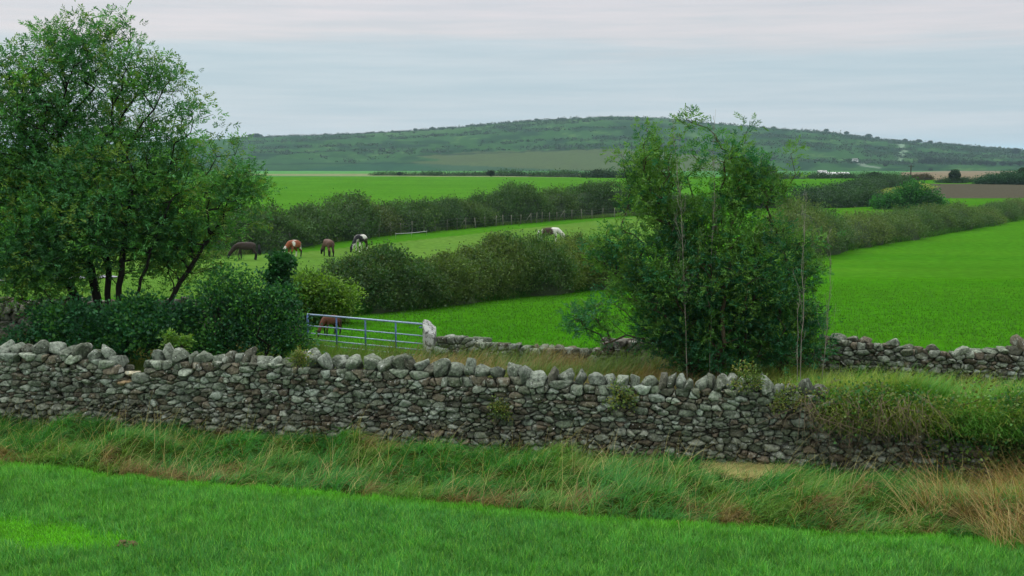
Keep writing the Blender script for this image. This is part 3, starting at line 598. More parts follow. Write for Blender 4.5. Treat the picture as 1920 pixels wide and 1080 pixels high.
# dead pale stems rising through it
def deadtwig(base, tip, n, label, name='dead_sapling', cat='dead sapling', r=.010, spread=.5):
    root = empty(name, base, label, cat); b = np.zeros(3); t = np.array(tip) - np.array(base); Lh = np.linalg.norm(t); ss = np.linspace(0, 1, 14)
    bend = np.cumsum(rng.normal(0, .018 * Lh ** .5, (14, 3)), 0) * ss[:, None]; bend[:, 2] = 0; main = b + t * ss[:, None] + bend - bend[-1] * ss[:, None]; L = [(main, r * (1 - .8 * ss))]
    for k in range(n):
        s_ = rng.uniform(.25, .98); p = np.array([np.interp(s_, ss, main[:, j]) for j in range(3)]); d = unit(rng.normal(0, 1, 3) * [1, 1, .3]) * spread + [0, 0, 1]; ln = rng.uniform(.15, .75) * (1.15 - s_) * min(1.6, Lh * .4)
        q = p + unit(d) * ln * .5; e = q + unit(d * [.6, .6, 1.2] + rng.normal(0, .15, 3)) * ln * .5; L.append((np.array([p, q, e]), [r * .4, r * .28, r * .12]))
        for j in range(2):
            a = p + (e - p) * rng.uniform(.3, .9); L.append((np.array([a, a + unit(rng.normal(0, .5, 3) + [0, 0, 1]) * ln * .15, a + unit(rng.normal(0, .5, 3) + [0, 0, 1]) * ln * .35]), [r * .2, r * .15, r * .08]))
    tubeobj('stem', L, M_bark, lin(150, 146, 130, .9), root, k=5); return root
def gb(px_, D_): x = pt(px_, 690, D_)[0]; return np.array([x, D_, float(H(x, D_))])
deadtwig(gb(1330, 23), pt(1342, 205, 23.2), 26, 'bare grey-white dead branch poking out above the top of the big shrub')
deadtwig(gb(1290, 22.9), pt(1262, 215, 22.9), 40, 'pale leafless branching stem in the upper left of the big shrub')
deadtwig(gb(1502, 22.4), pt(1512, 360, 22.4), 22, 'tall pale bare stem at the right edge of the big shrub')
deadtwig(gb(1540, 23.2), pt(1556, 430, 23.2), 16, 'thin leaning bare stem standing just right of the big shrub against the field')
deadtwig(gb(1497, 21.6), pt(1500, 548, 21.8), 6, 'short white broken stem low at the right foot of the big shrub')

# ---------------------------------------------------------------- bushes between the walls on the left
DG = [lf(*c) * 1.35 for c in [(30, 76, 40), (42, 92, 42), (26, 66, 38), (56, 104, 40), (36, 84, 50)]]
D = 24.2; blobs = [pb(x, y, r, D, w_) for x, y, r, w_ in [(90, 590, 16, 1.2), (150, 580, 18, 1.2), (260, 575, 20, 1.2), (300, 590, 16, 1.2), (365, 585, 20, 1), (120, 622, 45, 1), (190, 630, 55, 1), (270, 620, 60, 1), (340, 640, 50, 1), (230, 590, 30, .8), (60, 640, 40, .8), (330, 600, 32, .8)]]
woody('bramble_thicket', 'dark low bramble thicket in the shade under the large ash tree', 'thicket', [gb(150, D), gb(240, D), gb(320, D)], blobs, 480, 40, .15, .085, DG, BARK, r0=.004, ex=.4, zmin=.05, lw=.75, stemname='stems')
D = 24.0; blobs = [pb(x, y, r, D, w_) for x, y, r, w_ in [(422, 515, 14, 1.2), (462, 522, 12, 1.2), (490, 515, 10, 1.2), (395, 535, 18, 1), (560, 600, 18, 1), (440, 605, 50, 1), (500, 625, 50, 1), (440, 555, 34, .7), (480, 575, 44, .9), (545, 640, 35, 1), (410, 650, 40, 1), (400, 560, 35, .8), (520, 560, 35, .8)]]
woody('elder_bush', 'dark green broad-leaved bush beside the left end of the metal gate', 'bush', [gb(460, D), gb(500, D), gb(430, D)], blobs, 470, 30, .16, .08, DG + [lf(70, 128, 46)], BARK, r0=.004, ex=.4, zmin=.05, lw=.6, stemname='stems')
D = 24.6; blobs = [pb(x, y, r, D, w_) for x, y, r, w_ in [(528, 492, 18, 1), (520, 520, 20, 1), (526, 550, 22, 1), (530, 580, 25, 1), (512, 478, 8, .6)]]
woody('ivy_stump', 'narrow upright ivy-clad stem sticking up above the dark bush left of the gate', 'ivy-clad stem', [gb(528, D)], blobs, 130, 34, .07, .09, [lf(30, 74, 36), lf(40, 92, 44)], BARK, r0=.006, ex=.4, lw=.9, stemname='stem')
D = 22.2; blobs = [pb(320, 636, 15, 20.6, 1), pb(345, 640, 12, 20.6, 1)]
woody('weed', 'yellow-green leafy weed sprouting on the wall top right of the dip', 'weed', [np.array([*pt(325, 655, 20.3)[:2], 1.2])], blobs, 30, 16, .05, .07, [lf(96, 132, 46), lf(76, 118, 42)], BARK, r0=.003, lw=.6, stemname='stems')
# ---------------------------------------------------------------- mid hedge
HG = [lf(*c) for c in [(54, 92, 44), (74, 100, 46), (44, 80, 42), (88, 100, 50), (66, 82, 42), (92, 116, 50)]]
p0 = at(590, 596, 25); p1 = at(760, 578, 25); p2 = at(960, 556, 25); p3 = at(1180, 536, 25)
def hh(px_, py_, p): return zt(px_, py_, p[1]) - p[2]
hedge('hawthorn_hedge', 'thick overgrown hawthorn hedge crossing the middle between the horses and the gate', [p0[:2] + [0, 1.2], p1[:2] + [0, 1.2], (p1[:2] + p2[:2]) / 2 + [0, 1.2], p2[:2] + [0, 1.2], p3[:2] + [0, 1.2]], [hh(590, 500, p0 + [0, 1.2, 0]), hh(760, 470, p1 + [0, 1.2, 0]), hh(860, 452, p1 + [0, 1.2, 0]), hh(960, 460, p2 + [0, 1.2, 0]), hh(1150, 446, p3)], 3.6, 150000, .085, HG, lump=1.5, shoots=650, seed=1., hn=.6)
YG = [lf(*c) for c in [(92, 128, 40), (80, 118, 42), (66, 104, 40), (104, 138, 44)]]
pq = at(610, 606, 25); D = pq[1]; blobs = [pb(x, y, r, D, w_) for x, y, r, w_ in [(600, 560, 45, 1), (570, 545, 35, 1), (635, 560, 36, 1), (560, 585, 35, 1), (620, 590, 30, 1)]]
woody('hawthorn_bush', 'rounded yellowish-green bush just behind the left end of the metal gate', 'bush', [pq, pq + [.3, .2, 0]], blobs, 600, 30, .15, .10, YG, BARK, r0=.005, ex=.42, zmin=.1, lw=.6, stemname='stems')
# rowan-like dense ash bits left of the mid hedge seen beneath the tree crown
# ---------------------------------------------------------------- far hedge behind the horses
FG = [lf(*c) for c in [(50, 82, 44), (58, 92, 46), (44, 72, 42), (66, 94, 48), (72, 88, 48)]]
fp = [at(x, y, 60) for x, y in [(380, 482), (520, 468), (640, 450), (760, 437), (900, 424), (1060, 411), (1200, 403), (1330, 398)]]
fh = [.9 * hh(a_, b_, p) for (a_, b_), p in zip([(380, 400), (520, 388), (640, 362), (760, 362), (900, 360), (1060, 348), (1200, 350), (1330, 360)], fp)]
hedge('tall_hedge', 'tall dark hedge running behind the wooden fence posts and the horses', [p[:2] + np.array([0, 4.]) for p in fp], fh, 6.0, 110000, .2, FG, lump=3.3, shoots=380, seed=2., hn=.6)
# wooden posts with wire
root = empty('post_fence', fp[0], 'line of pale wooden posts with wire in front of the tall dark hedge', 'fence'); PW = lin(140, 144, 126, .7)
pxs = [508, 545, 578, 605, 632, 661, 688, 711, 733, 752, 773, 795, 816, 838, 857, 873, 892, 909, 930, 943, 959, 976, 996, 1006, 1016, 1030, 1044, 1058, 1072, 1091, 1110, 1130, 1152, 1175, 1200]
tops = []; bp_ = [at(x, np.interp(x, [380, 520, 640, 760, 900, 1060, 1200], [484, 470, 452, 439, 427, 413, 405]), 60) for x in pxs]
for i, p in enumerate(bp_):
    le = rng.normal(0, .04, 2); hgt = rng.uniform(1.15, 1.4); b_ = p - fp[0]; t_ = b_ + np.array([le[0], le[1], hgt])
    tubeobj('post', [([b_ - [0, 0, .2], (b_ + t_) / 2, t_], .05)], M_wood, PW * rng.uniform(.75, 1.15), root, k=5); tops.append(t_)
    if i in (8, 15, 22, 27):
        q_ = b_ + np.array([-.8, -.1, 0]); tubeobj('strut', [([q_, (q_ + t_) / 2, t_ - [0, 0, .15]], .05)], M_wood, PW, root, k=5)
for k in (0, .35, .7): tubeobj('wire', [([t - [0, 0, .12 + k] for t in tops], .008)], M_galv, lin(120, 125, 120), root, k=3)
# white tape low in the pasture
p = at(742, 448, 60); q_ = at(800, 443, 60); root = empty('electric_fence', p, 'short low run of white electric fence tape in the pasture right of the piebald horse', 'electric fence')
l = q_ - p
for s in (0, .5, 1): tubeobj('stake', [([l * s, l * s + [0, 0, .35], l * s + [0, 0, .6]], .012)], M_plain, lin(200, 205, 200), root, k=4)
tubeobj('tape', [([[0, 0, .5], l * .5 + [0, 0, .46], l + [0, 0, .5]], .022)], M_plain, lin(205, 212, 208, .8), root, k=4)

# ---------------------------------------------------------------- hedges on the right
RH = [lf(*c) for c in [(76, 104, 54), (62, 96, 52), (88, 108, 56), (54, 86, 46), (80, 98, 60)]]
rp_ = [at(x, y, 40) for x, y in [(1470, 492), (1560, 470), (1680, 452), (1790, 432), (1920, 408), (2100, 388)]]
rh = [hh(a_, b_, p) for (a_, b_), p in zip([(1470, 400), (1560, 402), (1680, 402), (1790, 396), (1920, 380), (2100, 362)], rp_)]
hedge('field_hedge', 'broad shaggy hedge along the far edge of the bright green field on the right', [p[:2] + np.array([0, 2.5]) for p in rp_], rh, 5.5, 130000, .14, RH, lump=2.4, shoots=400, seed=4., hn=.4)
B2 = [lf(*c) for c in [(44, 100, 44), (56, 118, 46), (38, 84, 42)]]
p = at(1710, 396, 60); q_ = p + [0, 6, 0]; D = q_[1]; blobs = [pb(x, y, r, D, w_) for x, y, r, w_ in [(1712, 362, 24, 1), (1740, 372, 22, 1), (1680, 375, 22, 1), (1705, 385, 26, 1), (1655, 385, 18, 1), (1762, 388, 16, 1)]]
woody('round_bush', 'bright green rounded bush rising behind the shaggy hedge on the right', 'bush', [np.array([q_[0], D, float(H(q_[0], D))])], blobs, 420, 26, .45, .32, B2, BARK, r0=.012, ex=.42, lw=.7, zmin=.2, stemname='stems')
# dark hedges beyond
def hedge_px(name, label, base, top, w_, n, leaf, cols, seed, lump=4., group=None, dy=0, hn=.25, shoots=0):
    ps = [at(x, y, 60) for x, y in base]; h = [max(.4, zt(a_, b_, p[1]) - p[2]) for (a_, b_), p in zip(top, ps)]
    return hedge(name, label, [p[:2] + np.array([0, dy]) for p in ps], h, w_, n, leaf, cols, group, lump, shoots, seed, hn)
DH = [lf(*c) for c in [(42, 72, 42), (50, 82, 46), (36, 62, 40)]]
hedge_px('dark_hedge', 'dark clipped hedge behind the big shrub running right to the bright bush', [(1330, 392), (1450, 389), (1560, 389), (1660, 384)], [(1330, 366), (1450, 366), (1560, 368), (1660, 362)], 4, 20000, .26, DH, 6.)
hedge_px('dark_hedge', 'dark hedge climbing diagonally to the right towards the small dark tree', [(1500, 374), (1570, 368), (1620, 356), (1690, 345)], [(1500, 352), (1570, 350), (1620, 336), (1690, 326)], 6, 20000, .34, DH, 7.)
hedge_px('dark_hedge', 'dark square hedge at the right edge behind the ploughed field', [(1832, 345), (1880, 345), (1960, 345)], [(1832, 328), (1880, 326), (1960, 322)], 8, 14000, .36, [lf(30, 64, 46), lf(38, 76, 50)], 8., hn=.12)
hedge_px('low_hedge', 'low dark hedge at the foot of the lone bush behind the ploughed field', [(1762, 343), (1790, 343), (1814, 341)], [(1762, 336), (1790, 335), (1814, 334)], 5, 5000, .3, DH, 9.)
hedge_px('low_hedge', 'low brownish hedge beside the telegraph pole', [(1712, 338), (1740, 337)], [(1712, 330), (1740, 328)], 5, 3500, .3, [lin(84, 76, 50), lin(66, 80, 46)], 10.)
hedge_px('boundary_hedge', 'thin hedge line along the top of the far green field left of the shrub', [(700, 329), (850, 330), (1000, 331), (1085, 332)], [(700, 327), (850, 324), (1000, 322), (1085, 322)], 6, 16000, .42, DH, 11., lump=9, hn=.5)
hedge_px('boundary_hedge', 'short far hedge just left of the big shrub top', [(1092, 333), (1130, 333), (1200, 334)], [(1092, 323), (1130, 319), (1200, 320)], 6, 9000, .42, DH, 12., lump=8, hn=.5)
hedge_px('boundary_hedge', 'far hedge line right of the big shrub at the foot of the hill', [(1400, 336), (1480, 335), (1640, 334)], [(1400, 322), (1480, 327), (1640, 328)], 6, 9000, .42, DH, 13., lump=8, hn=.4)

# ---------------------------------------------------------------- distant trees
def tree_proto(seed):
    r = np.random.default_rng(seed); n = 1400; d = unit(r.normal(0, 1, (n, 3))); rr = r.uniform(.55, 1, n); P = d * rr[:, None] * np.array([.5, .5, .42])
    P *= (1 + .35 * (fbm(d[:, 0] * 2.2 + seed, d[:, 1] * 2.2, d[:, 2] * 2.2, 2)[:, None] - .5)) ; P[:, 2] += .6
    global rng; sv = rng; rng = r; V, f, c = leaves(P, r.normal(0, 1, (n, 3)), .13, .11, pick([lin(44, 74, 42), lin(54, 86, 46), lin(38, 64, 40)], n)); rng = sv
    Vt, ft = polytube([(0, 0, -.05), (0, 0, .2), (0, 0, .5)], [.045, .035, .02]); 
    return (V, f, c), (Vt, fix_tris(ft))
protos = []
for s in range(3):
    (V, f, c), (Vt, ft) = tree_proto(50 + s)
    a = mesh_np('crown', V, [f], M_leaf, c); b = mesh_np('trunk', Vt, ft, M_bark, np.tile(BARK, (len(Vt), 1)))
    protos.append((a.data, b.data)); bpy.data.objects.remove(a); bpy.data.objects.remove(b)
def far_tree(px_, pyb, hpx, label, group=None, wide=1.0, name='tree', cat='tree', y0=60):
    p = at(px_, pyb, y0); h = hpx / F * p[1]; k = random.randrange(3); e = empty(name, p - np.array([0, 0, h * .08]), label, cat, group, rz=random.uniform(0, 6)); e.scale = (h * wide, h * wide, h)
    for nm, me in (('crown', protos[k][0]), ('trunk', protos[k][1])):
        o = bpy.data.objects.new(nm, me); COL.objects.link(o); o.parent = e
far_tree(1904, 289, 12, 'lone round tree on the skyline at the far right edge', wide=1.2)
far_tree(1789, 343, 26, 'small dark tree standing out of the low hedge behind the ploughed field', wide=.8, y0=60)
far_tree(1640, 342, 20, 'dark green rounded tree at the top of the diagonal hedge', wide=1.5)
far_tree(1678, 343, 16, 'small dark brownish tree at the right tip of the diagonal hedge', wide=1.)
far_tree(749, 330, 8, 'tiny round bush alone on the thin far hedge line', wide=1.2, name='bush', cat='bush')
far_tree(1745, 320, 5, 'tiny bush alone in the pale far field on the right', wide=1.5, name='bush', cat='bush')
far_tree(1918, 343, 30, 'dark tree cut by the right edge beside the square hedge', wide=.8)
far_tree(1435, 334, 26, 'dark tree half hidden behind the right side of the big shrub', wide=1.5)
far_tree(920, 331, 12, 'larger bush on the thin far hedge line left of centre', wide=1.3, name='bush', cat='bush')
far_tree(1120, 333, 16, 'taller bush of the far hedge line next to the big shrub', wide=1.3, name='bush', cat='bush')
ORD = ['first', 'second', 'third', 'fourth', 'fifth', 'sixth', 'seventh', 'eighth', 'ninth', 'tenth', 'eleventh', 'twelfth', 'thirteenth', 'fourteenth', 'fifteenth', 'sixteenth']
for i, (x, y, h) in enumerate([(1729, 307, 9), (1741, 307, 14), (1754, 307, 11), (1766, 307, 11), (1778, 307, 10), (1793, 308, 9), (1806, 309, 8), (1822, 309, 9), (1838, 310, 10), (1850, 310, 10), (1862, 311, 8), (1880, 311, 9), (1894, 311, 8), (1912, 311, 10), (1660, 312, 7)]):
    far_tree(x, y, h, ('tiny hazy tree standing apart left of the row at the foot of the hill' if i == 14 else ORD[i] + ' from the left of the hazy trees in the row at the hill foot'), 'trees along the foot of the hill', wide=1.3, y0=1200)
for i, (x, h) in enumerate([(470, 6), (482, 7), (488, 5), (610, 4), (700, 3), (779, 4), (811, 4), (1006, 4), (1549, 5), (1587, 5), (1628, 7), (1645, 5), (1697, 5), (1723, 6), (1744, 5), (1762, 4)]):
    D_ = 2540; pz = np.interp(x, RX, RE); p = pt(x, pz, D_); z = float(H(p[0], D_)); hh_ = (h + 1.2) / F * D_; e = empty('skyline_bush', (p[0], D_, z), ORD[i] + ' from the left of the small dark bushes on the hill skyline', 'bush', 'bushes along the hill skyline', rz=i)
    e.scale = (hh_ * 1.5, hh_ * 1.5, hh_)
    for nm, me in (('crown', protos[i % 3][0]), ('trunk', protos[i % 3][1])): o = bpy.data.objects.new(nm, me); COL.objects.link(o); o.parent = e
# scrub over the hillside
ns_ = 4200; sx_ = rng.uniform(440, 1920, ns_ * 5); D_ = rng.uniform(1600, 2580, ns_ * 5); X_ = (sx_ - 960) / F * D_; m = fbm(X_ * .006, D_ * .02, 6., 3) + rng.normal(0, .05, len(X_)) > .55
X_, D_ = X_[m][:ns_], D_[m][:ns_]; Zs = H(X_, D_); parts = []; n = len(X_)
pp_ = proj(X_, D_, Zs); keep = ~inpoly(*pp_, [(780, 293), (900, 284), (1150, 279), (1300, 290), (1400, 305), (1400, 322), (560, 322), (700, 300)]); X_, D_, Zs = X_[keep], D_[keep], Zs[keep]; n = len(X_)
ctr = np.stack([X_, D_, Zs + 1], 1); sz = rng.uniform(1.5, 5, n); k = 12; P = np.repeat(ctr, k, 0) + rng.normal(0, 1, (n * k, 3)) * np.repeat(sz, k)[:, None] * np.array([.8, .8, .28])
V, f, c = leaves(P, rng.normal(0, 1, P.shape), np.repeat(sz, k) * .8, np.repeat(sz, k) * .6, np.repeat(pick([lin(44, 74, 46), lin(54, 86, 50)], n), k, 0))
tag(mesh_np('hill_scrub', V, [f], M_leaf, c), 'dark gorse and scrub scattered over the long hill', 'scrub', kind='stuff')

# farm buildings and pole, far right
def house(px_, pyb, w_, d_, h_, rh_, wallc, roofc, label, name, cat, rz=0, win=2):
    p = at(px_, pyb, 300); root = empty(name, p, label, cat, rz=rz)
    x, y = w_ / 2, d_ / 2; V = [(-x, -y, -.5), (x, -y, -.5), (x, y, -.5), (-x, y, -.5), (-x, -y, h_), (x, -y, h_), (x, y, h_), (-x, y, h_), (-x, 0, h_ + rh_), (x, 0, h_ + rh_)]
    mesh_np('wall', V, [[(0, 1, 5, 4), (1, 2, 6, 5), (2, 3, 7, 6), (3, 0, 4, 7)], [(5, 6, 9), (7, 4, 8)]], M_plain, np.tile(wallc, (10, 1)), root)
    e = .4; R_ = [(-x - e, -y - e, h_ - .2), (x + e, -y - e, h_ - .2), (x + e, 0, h_ + rh_ + .05), (-x - e, 0, h_ + rh_ + .05), (x + e, y + e, h_ - .2), (-x - e, y + e, h_ - .2)]; R_ += [(a, b, c + .25) for a, b, c in R_]
    mesh_np('roof', R_, [[(0, 3, 2, 1), (3, 5, 4, 2), (6, 7, 8, 9), (9, 8, 10, 11), (0, 1, 7, 6), (4, 5, 11, 10), (1, 2, 8, 7), (2, 4, 10, 8), (3, 0, 6, 9), (5, 3, 9, 11)]], M_plain, np.tile(roofc, (12, 1)), root)
    for i in range(win if h_ > 3 else 0):
        cx = -x + w_ * (i + .5) / win; Vw = [(cx - .6, -y - .05, 1), (cx + .6, -y - .05, 1), (cx + .6, -y - .05, 2.2), (cx - .6, -y - .05, 2.2)]
        mesh_np('window', Vw, [[(0, 1, 2, 3)]], M_plain, np.tile(lin(40, 46, 50), (4, 1)), root)
WH = lin(238, 240, 238, .85)
house(1603, 303, 7.5, 6, 2.8, 1.8, WH, lin(150, 155, 150), 'tiny white house alone at the foot of the hill on the right', 'house', 'house', rz=.3)
house(1541, 331, 2.6, 3, 1.5, .6, WH, lin(200, 205, 200), 'small white shed left of the long low white farm building', 'shed', 'shed', win=1)
house(1569, 331, 8, 4, .9, .5, WH, lin(215, 220, 215, .85), 'long low white farm building beyond the far fields on the right', 'farm_building', 'farm building', win=5)
p = at(1707, 341, 60); root = empty('telegraph_pole', p, 'thin dark telegraph pole beyond the fields on the right', 'pole'); hp_ = 32 / F * p[1]
tubeobj('pole', [([(0, 0, -.3), (0, 0, hp_ / 2), (0, 0, hp_)], [.2, .17, .14])], M_wood, lin(70, 66, 58), root)
tubeobj('crossarm', [([(-.9, 0, hp_ - .5), (0, 0, hp_ - .5), (.9, 0, hp_ - .5)], .08)], M_wood, lin(70, 66, 58), root)

# ---------------------------------------------------------------- horses
def horse(px_, py_, hd, coat, label, scale=1.0, head='graze', manec=None, tailc=None, side=0., y0=45):
    p = at(px_, py_, y0); root = empty('horse', p, label, 'horse', rz=hd); root.scale = (scale,) * 3
    J = {}; E = []
    def a(n, co, r, par=None): J[n] = (co, r); par and E.append((par, n))
    a('pelvis', (-.52, 0, 1.12), (.27, .30)); a('croup', (-.72, 0, 1.10), (.20, .22), 'pelvis')
    a('belly', (-.1, 0, 1.04), (.31, .33), 'pelvis'); a('chest', (.32, 0, 1.07), (.27, .32), 'belly'); a('breast', (.58, 0, 1.08), (.19, .25), 'chest')
    s = side
    if head == 'graze':
        a('neck1', (.85, s * .12, .88), (.12, .19), 'breast'); a('neck2', (1.08, s * .3, .62), (.095, .14), 'neck1'); a('poll', (1.22, s * .42, .42), (.10, .12), 'neck2'); a('face', (1.28, s * .47, .24), (.075, .085), 'poll'); a('muzzle', (1.30, s * .5, .09), (.06, .06), 'face')
    else:
        a('neck1', (.80, s * .1, 1.3), (.12, .18), 'breast'); a('neck2', (.98, s * .2, 1.48), (.09, .13), 'neck1'); a('poll', (1.08, s * .25, 1.58), (.09, .11), 'neck2'); a('face', (1.24, s * .3, 1.42), (.07, .08), 'poll'); a('muzzle', (1.36, s * .34, 1.26), (.055, .055), 'face')
    for sg in (-1, 1):
        k = str(sg); st = .06 * sg
        a('sh' + k, (.42, .17 * sg, .88), (.12, .14), 'chest'); a('el' + k, (.42, .17 * sg, .72), (.08, .09), 'sh' + k); a('kn' + k, (.45 + st, .16 * sg, .42), (.055, .06), 'el' + k); a('ff' + k, (.43 + st, .16 * sg, .14), (.045, .05), 'kn' + k); a('fh' + k, (.47 + st, .16 * sg, .02), (.07, .07), 'ff' + k)
        a('th' + k, (-.55, .18 * sg, .88), (.16, .19), 'pelvis'); a('sf' + k, (-.48 - st, .18 * sg, .72), (.10, .12), 'th' + k); a('hk' + k, (-.72 - st, .17 * sg, .45), (.06, .07), 'sf' + k); a('hf' + k, (-.66 - st, .17 * sg, .14), (.048, .05), 'hk' + k); a('hh' + k, (-.62 - st, .17 * sg, .02), (.07, .07), 'hf' + k)
        pc = J['poll'][0]; a('ear' + k, (pc[0] - .05, pc[1] + .07 * sg, pc[2] + .12), (.022, .03), 'poll'); a('eart' + k, (pc[0] - .06, pc[1] + .085 * sg, pc[2] + .19), (.008, .01), 'ear' + k)
    names = list(J); me = bpy.data.meshes.new('body'); me.from_pydata([J[n][0] for n in names], [(names.index(x), names.index(y)) for x, y in E], [])
    o = bpy.data.objects.new('body', me); COL.objects.link(o); sk = o.modifiers.new('s', 'SKIN'); sk.use_smooth_shade = True
    for i, n in enumerate(names): me.skin_vertices[0].data[i].radius = J[n][1]; me.skin_vertices[0].data[i].use_root = (n == 'pelvis')
    ss = o.modifiers.new('u', 'SUBSURF'); ss.levels = 2; ss.render_levels = 2
    dg = bpy.context.evaluated_depsgraph_get(); ev = o.evaluated_get(dg); m2 = bpy.data.meshes.new_from_object(ev); bpy.data.objects.remove(o)
    V = np.zeros(len(m2.vertices) * 3); m2.vertices.foreach_get('co', V); V = V.reshape(-1, 3); V[:, 2] = np.maximum(V[:, 2], -.01)
    m2.vertices.foreach_set('co', V.ravel().astype(np.float32))
    c = np.ones((len(V), 4), np.float32); c[:, :3] = coat(V); at_ = m2.attributes.new('Col', 'FLOAT_COLOR', 'POINT'); at_.data.foreach_set('color', c.ravel()); m2.materials.clear(); m2.materials.append(M_coat); m2.name = 'body'
    b = bpy.data.objects.new('body', m2); COL.objects.link(b); b.parent = root
    # tail and mane of hanging strands
    def strands(name, pts0, vecs, r, cl, n):
        L = []
        for i in range(n):
            t = i / max(1, n - 1); k = t * (len(pts0) - 1); i0 = int(min(k, len(pts0) - 2)); f = k - i0; q = np.array(pts0[i0]) * (1 - f) + np.array(pts0[i0 + 1]) * f + rng.normal(0, .015, 3)
            v = np.array(vecs) + rng.normal(0, .05, 3); L.append(([q, q + v * .5 + [0, rng.normal(0, .02), .02], q + v], [r, r * .9, r * .3]))
        tubeobj(name, L, M_coat, cl, root, k=5)
    strands('tail', [(-.9, -.03, 1.12), (-.92, .03, 1.12)], (-.06, 0, -.72), .045, tailc, 9)
    nk = [np.array(J[x][0]) + np.array([-.02, 0, J[x][1][1] * .9]) for x in ('breast', 'neck1', 'neck2', 'poll')]
    strands('mane', nk, (-.03, -.13, -.2), .035, manec, 22)
    return root
WHT = lin(225, 226, 212, .8); BLK = lin(34, 34, 38, .8); DBR = lin(72, 58, 48, .8); BAY = lin(104, 62, 42, .8); CHE = lin(142, 80, 48, .8); BRN = lin(100, 76, 62, .8)
def mixc(m, a_, b_): m = np.clip(m, 0, 1)[:, None]; return b_ * m + a_ * (1 - m)
def dark_points(V, body): return mixc((.55 - V[:, 2]) * 8, body, BLK)
def coat_E(V):
    c = np.tile(DBR, (len(V), 1)); x, z = V[:, 0], V[:, 2]; j = (vn(x * 4, V[:, 1] * 4, z * 4) - .5) * .3
    c = mixc((x - .22 + j + (z - 1) * .35) * 30, c, WHT); c = mixc((-.66 - x + j * .3) * 25, c, WHT); c = mixc((.55 - z) * 20, c, WHT)
    c = mixc((x - 1.08) * 20, c, BLK); return c
def coat_D(V):
    x, y, z = V.T; n_ = vn(x * 3.2 + 5, y * 5, z * 3.2); c = mixc((n_ - .55) * 30, np.tile(BLK, (len(V), 1)), WHT); c = mixc((x < -.1) * 1.0 * (n_ < .6), c, DBR * .8)
    c = mixc((.35 - z) * 20 * (x < .9), c, WHT); c = mixc((x - 1.1) * 20, c, BLK); return mixc(((x > 1.15) & (np.abs(y - .0) < .04)) * 1.0, c, WHT)
def coat_B(V):
    x, y, z = V.T; c = np.tile(CHE, (len(V), 1)); n_ = vn(x * 3 + 2, y * 3, z * 3); c = mixc((n_ - .72) * 30, c, WHT)
    c = mixc((.45 - z) * 20 * (x < .9) * (y < 0), c, WHT); c = mixc(((z < .5) & (y > 0) & (x < .9)) * 1., c, BLK); return mixc(((x > 1.0) & (z > .35)) * 1., c, WHT)
horse(1032, 458, .12, coat_E, 'piebald horse grazing alone on the right of the pasture, white shoulders and black head', manec=WHT, tailc=WHT, side=-.5, scale=1.15)
horse(676, 473, math.radians(-108), coat_D, 'black and white horse grazing head-on, fourth from the left', manec=BLK, tailc=BLK, side=-.3, scale=1.12)
horse(616, 481, math.radians(-240), lambda V: dark_points(V, BRN), 'plain brown horse seen from behind between the chestnut and the black and white horse', manec=BLK, tailc=DBR, side=.2)
horse(551, 483, math.radians(-112), coat_B, 'chestnut horse with white face and white front leg', manec=WHT, tailc=DBR, side=-.5)
horse(462, 488, math.radians(188), lambda V: dark_points(V, lin(60, 50, 42, .7)), 'dark brown horse grazing at the edge of the ash tree, leftmost of the horses', manec=BLK, tailc=BLK)
horse(620, 629, math.radians(236), lambda V: dark_points(V, lin(98, 60, 40, .8)), 'small reddish brown pony seen through the bars of the metal gate', scale=.44, manec=lin(90, 50, 34), tailc=DBR, side=.3, y0=25)

# ---------------------------------------------------------------- grass
GW = lin(1, 1, 1)
def region(n, x0, x1, y0, y1, f):
    x = rng.uniform(x0, x1, n); y = rng.uniform(y0, y1, n); m = f(x, y); return x[m], y[m]
def infov(x, y, mrg=.08): return np.abs(x) < (960 / F + mrg) * y + .2
# lawn
x, y = region(560000, -10, 10, 11.6, 18.6, lambda x, y: (y < lawn_y(x) + (fbm(x * 2, y * 2) - .5) * .3) & infov(x, y))
n = len(x); z = H(x, y) + (fbm(x * 1.2, y * 1.2) - .5) * .06
ppx, ppy = proj(x, y, z)
track = inpoly(ppx + (fbm(x * 2, y * 2) - .5) * 160 + rng.normal(0, 22, n), ppy + (fbm(x * 2, y * 2, 2) - .5) * 34 + rng.normal(0, 5, n), [(-300, 968), (60, 975), (180, 992), (262, 1012), (250, 1034), (120, 1034), (-300, 1026)])
edge = np.clip(1 - (lawn_y(x) - y) / .55, 0, 1); nn = fbm(x * .9, y * .9, 3.); n3_ = fbm(x * .5 + 9, y * 1.2, 7.)
tf = fbm(x * 5, y * 5, 41., 2); L = rng.uniform(.06, .15, n) * (1 - .4 * edge) * (.65 + .7 * nn) * (.45 + 1.1 * tf); L = np.where(track, .035 + .03 * nn, L)
KG = 1.2
def lg(r, g, b): return lin(r, g, b, KG)
cA, cB, cC, cD = lg(74, 134, 44), lg(62, 124, 56), lg(102, 150, 58), lg(88, 156, 18)
c = cA * (1 - n3_[:, None]) + cB * n3_[:, None]; mm = rng.uniform(0, 1, n)[:, None] < .22; c = np.where(mm, cC, c); c = c * (1 - edge[:, None] * .7) + cD * edge[:, None] * .7; c = np.where(track[:, None], cD * .85 + cA * .15, c)
c *= rng.uniform(.6, 1.6, (n, 1)) * (.82 + .4 * fbm(x * .7, y * 1.6, 17., 3))[:, None] * (.75 + .5 * tf)[:, None]; keep = ~track | (rng.uniform(0, 1, n) < .8)
V, f, c = blades(np.stack([x, y, z], 1)[keep], (rng.uniform(0, 2 * PI, n))[keep], L[keep], .0085, (np.abs(rng.normal(.3, .3, n)))[keep], rng.uniform(.1, .9, n)[keep], c[keep], S=2)
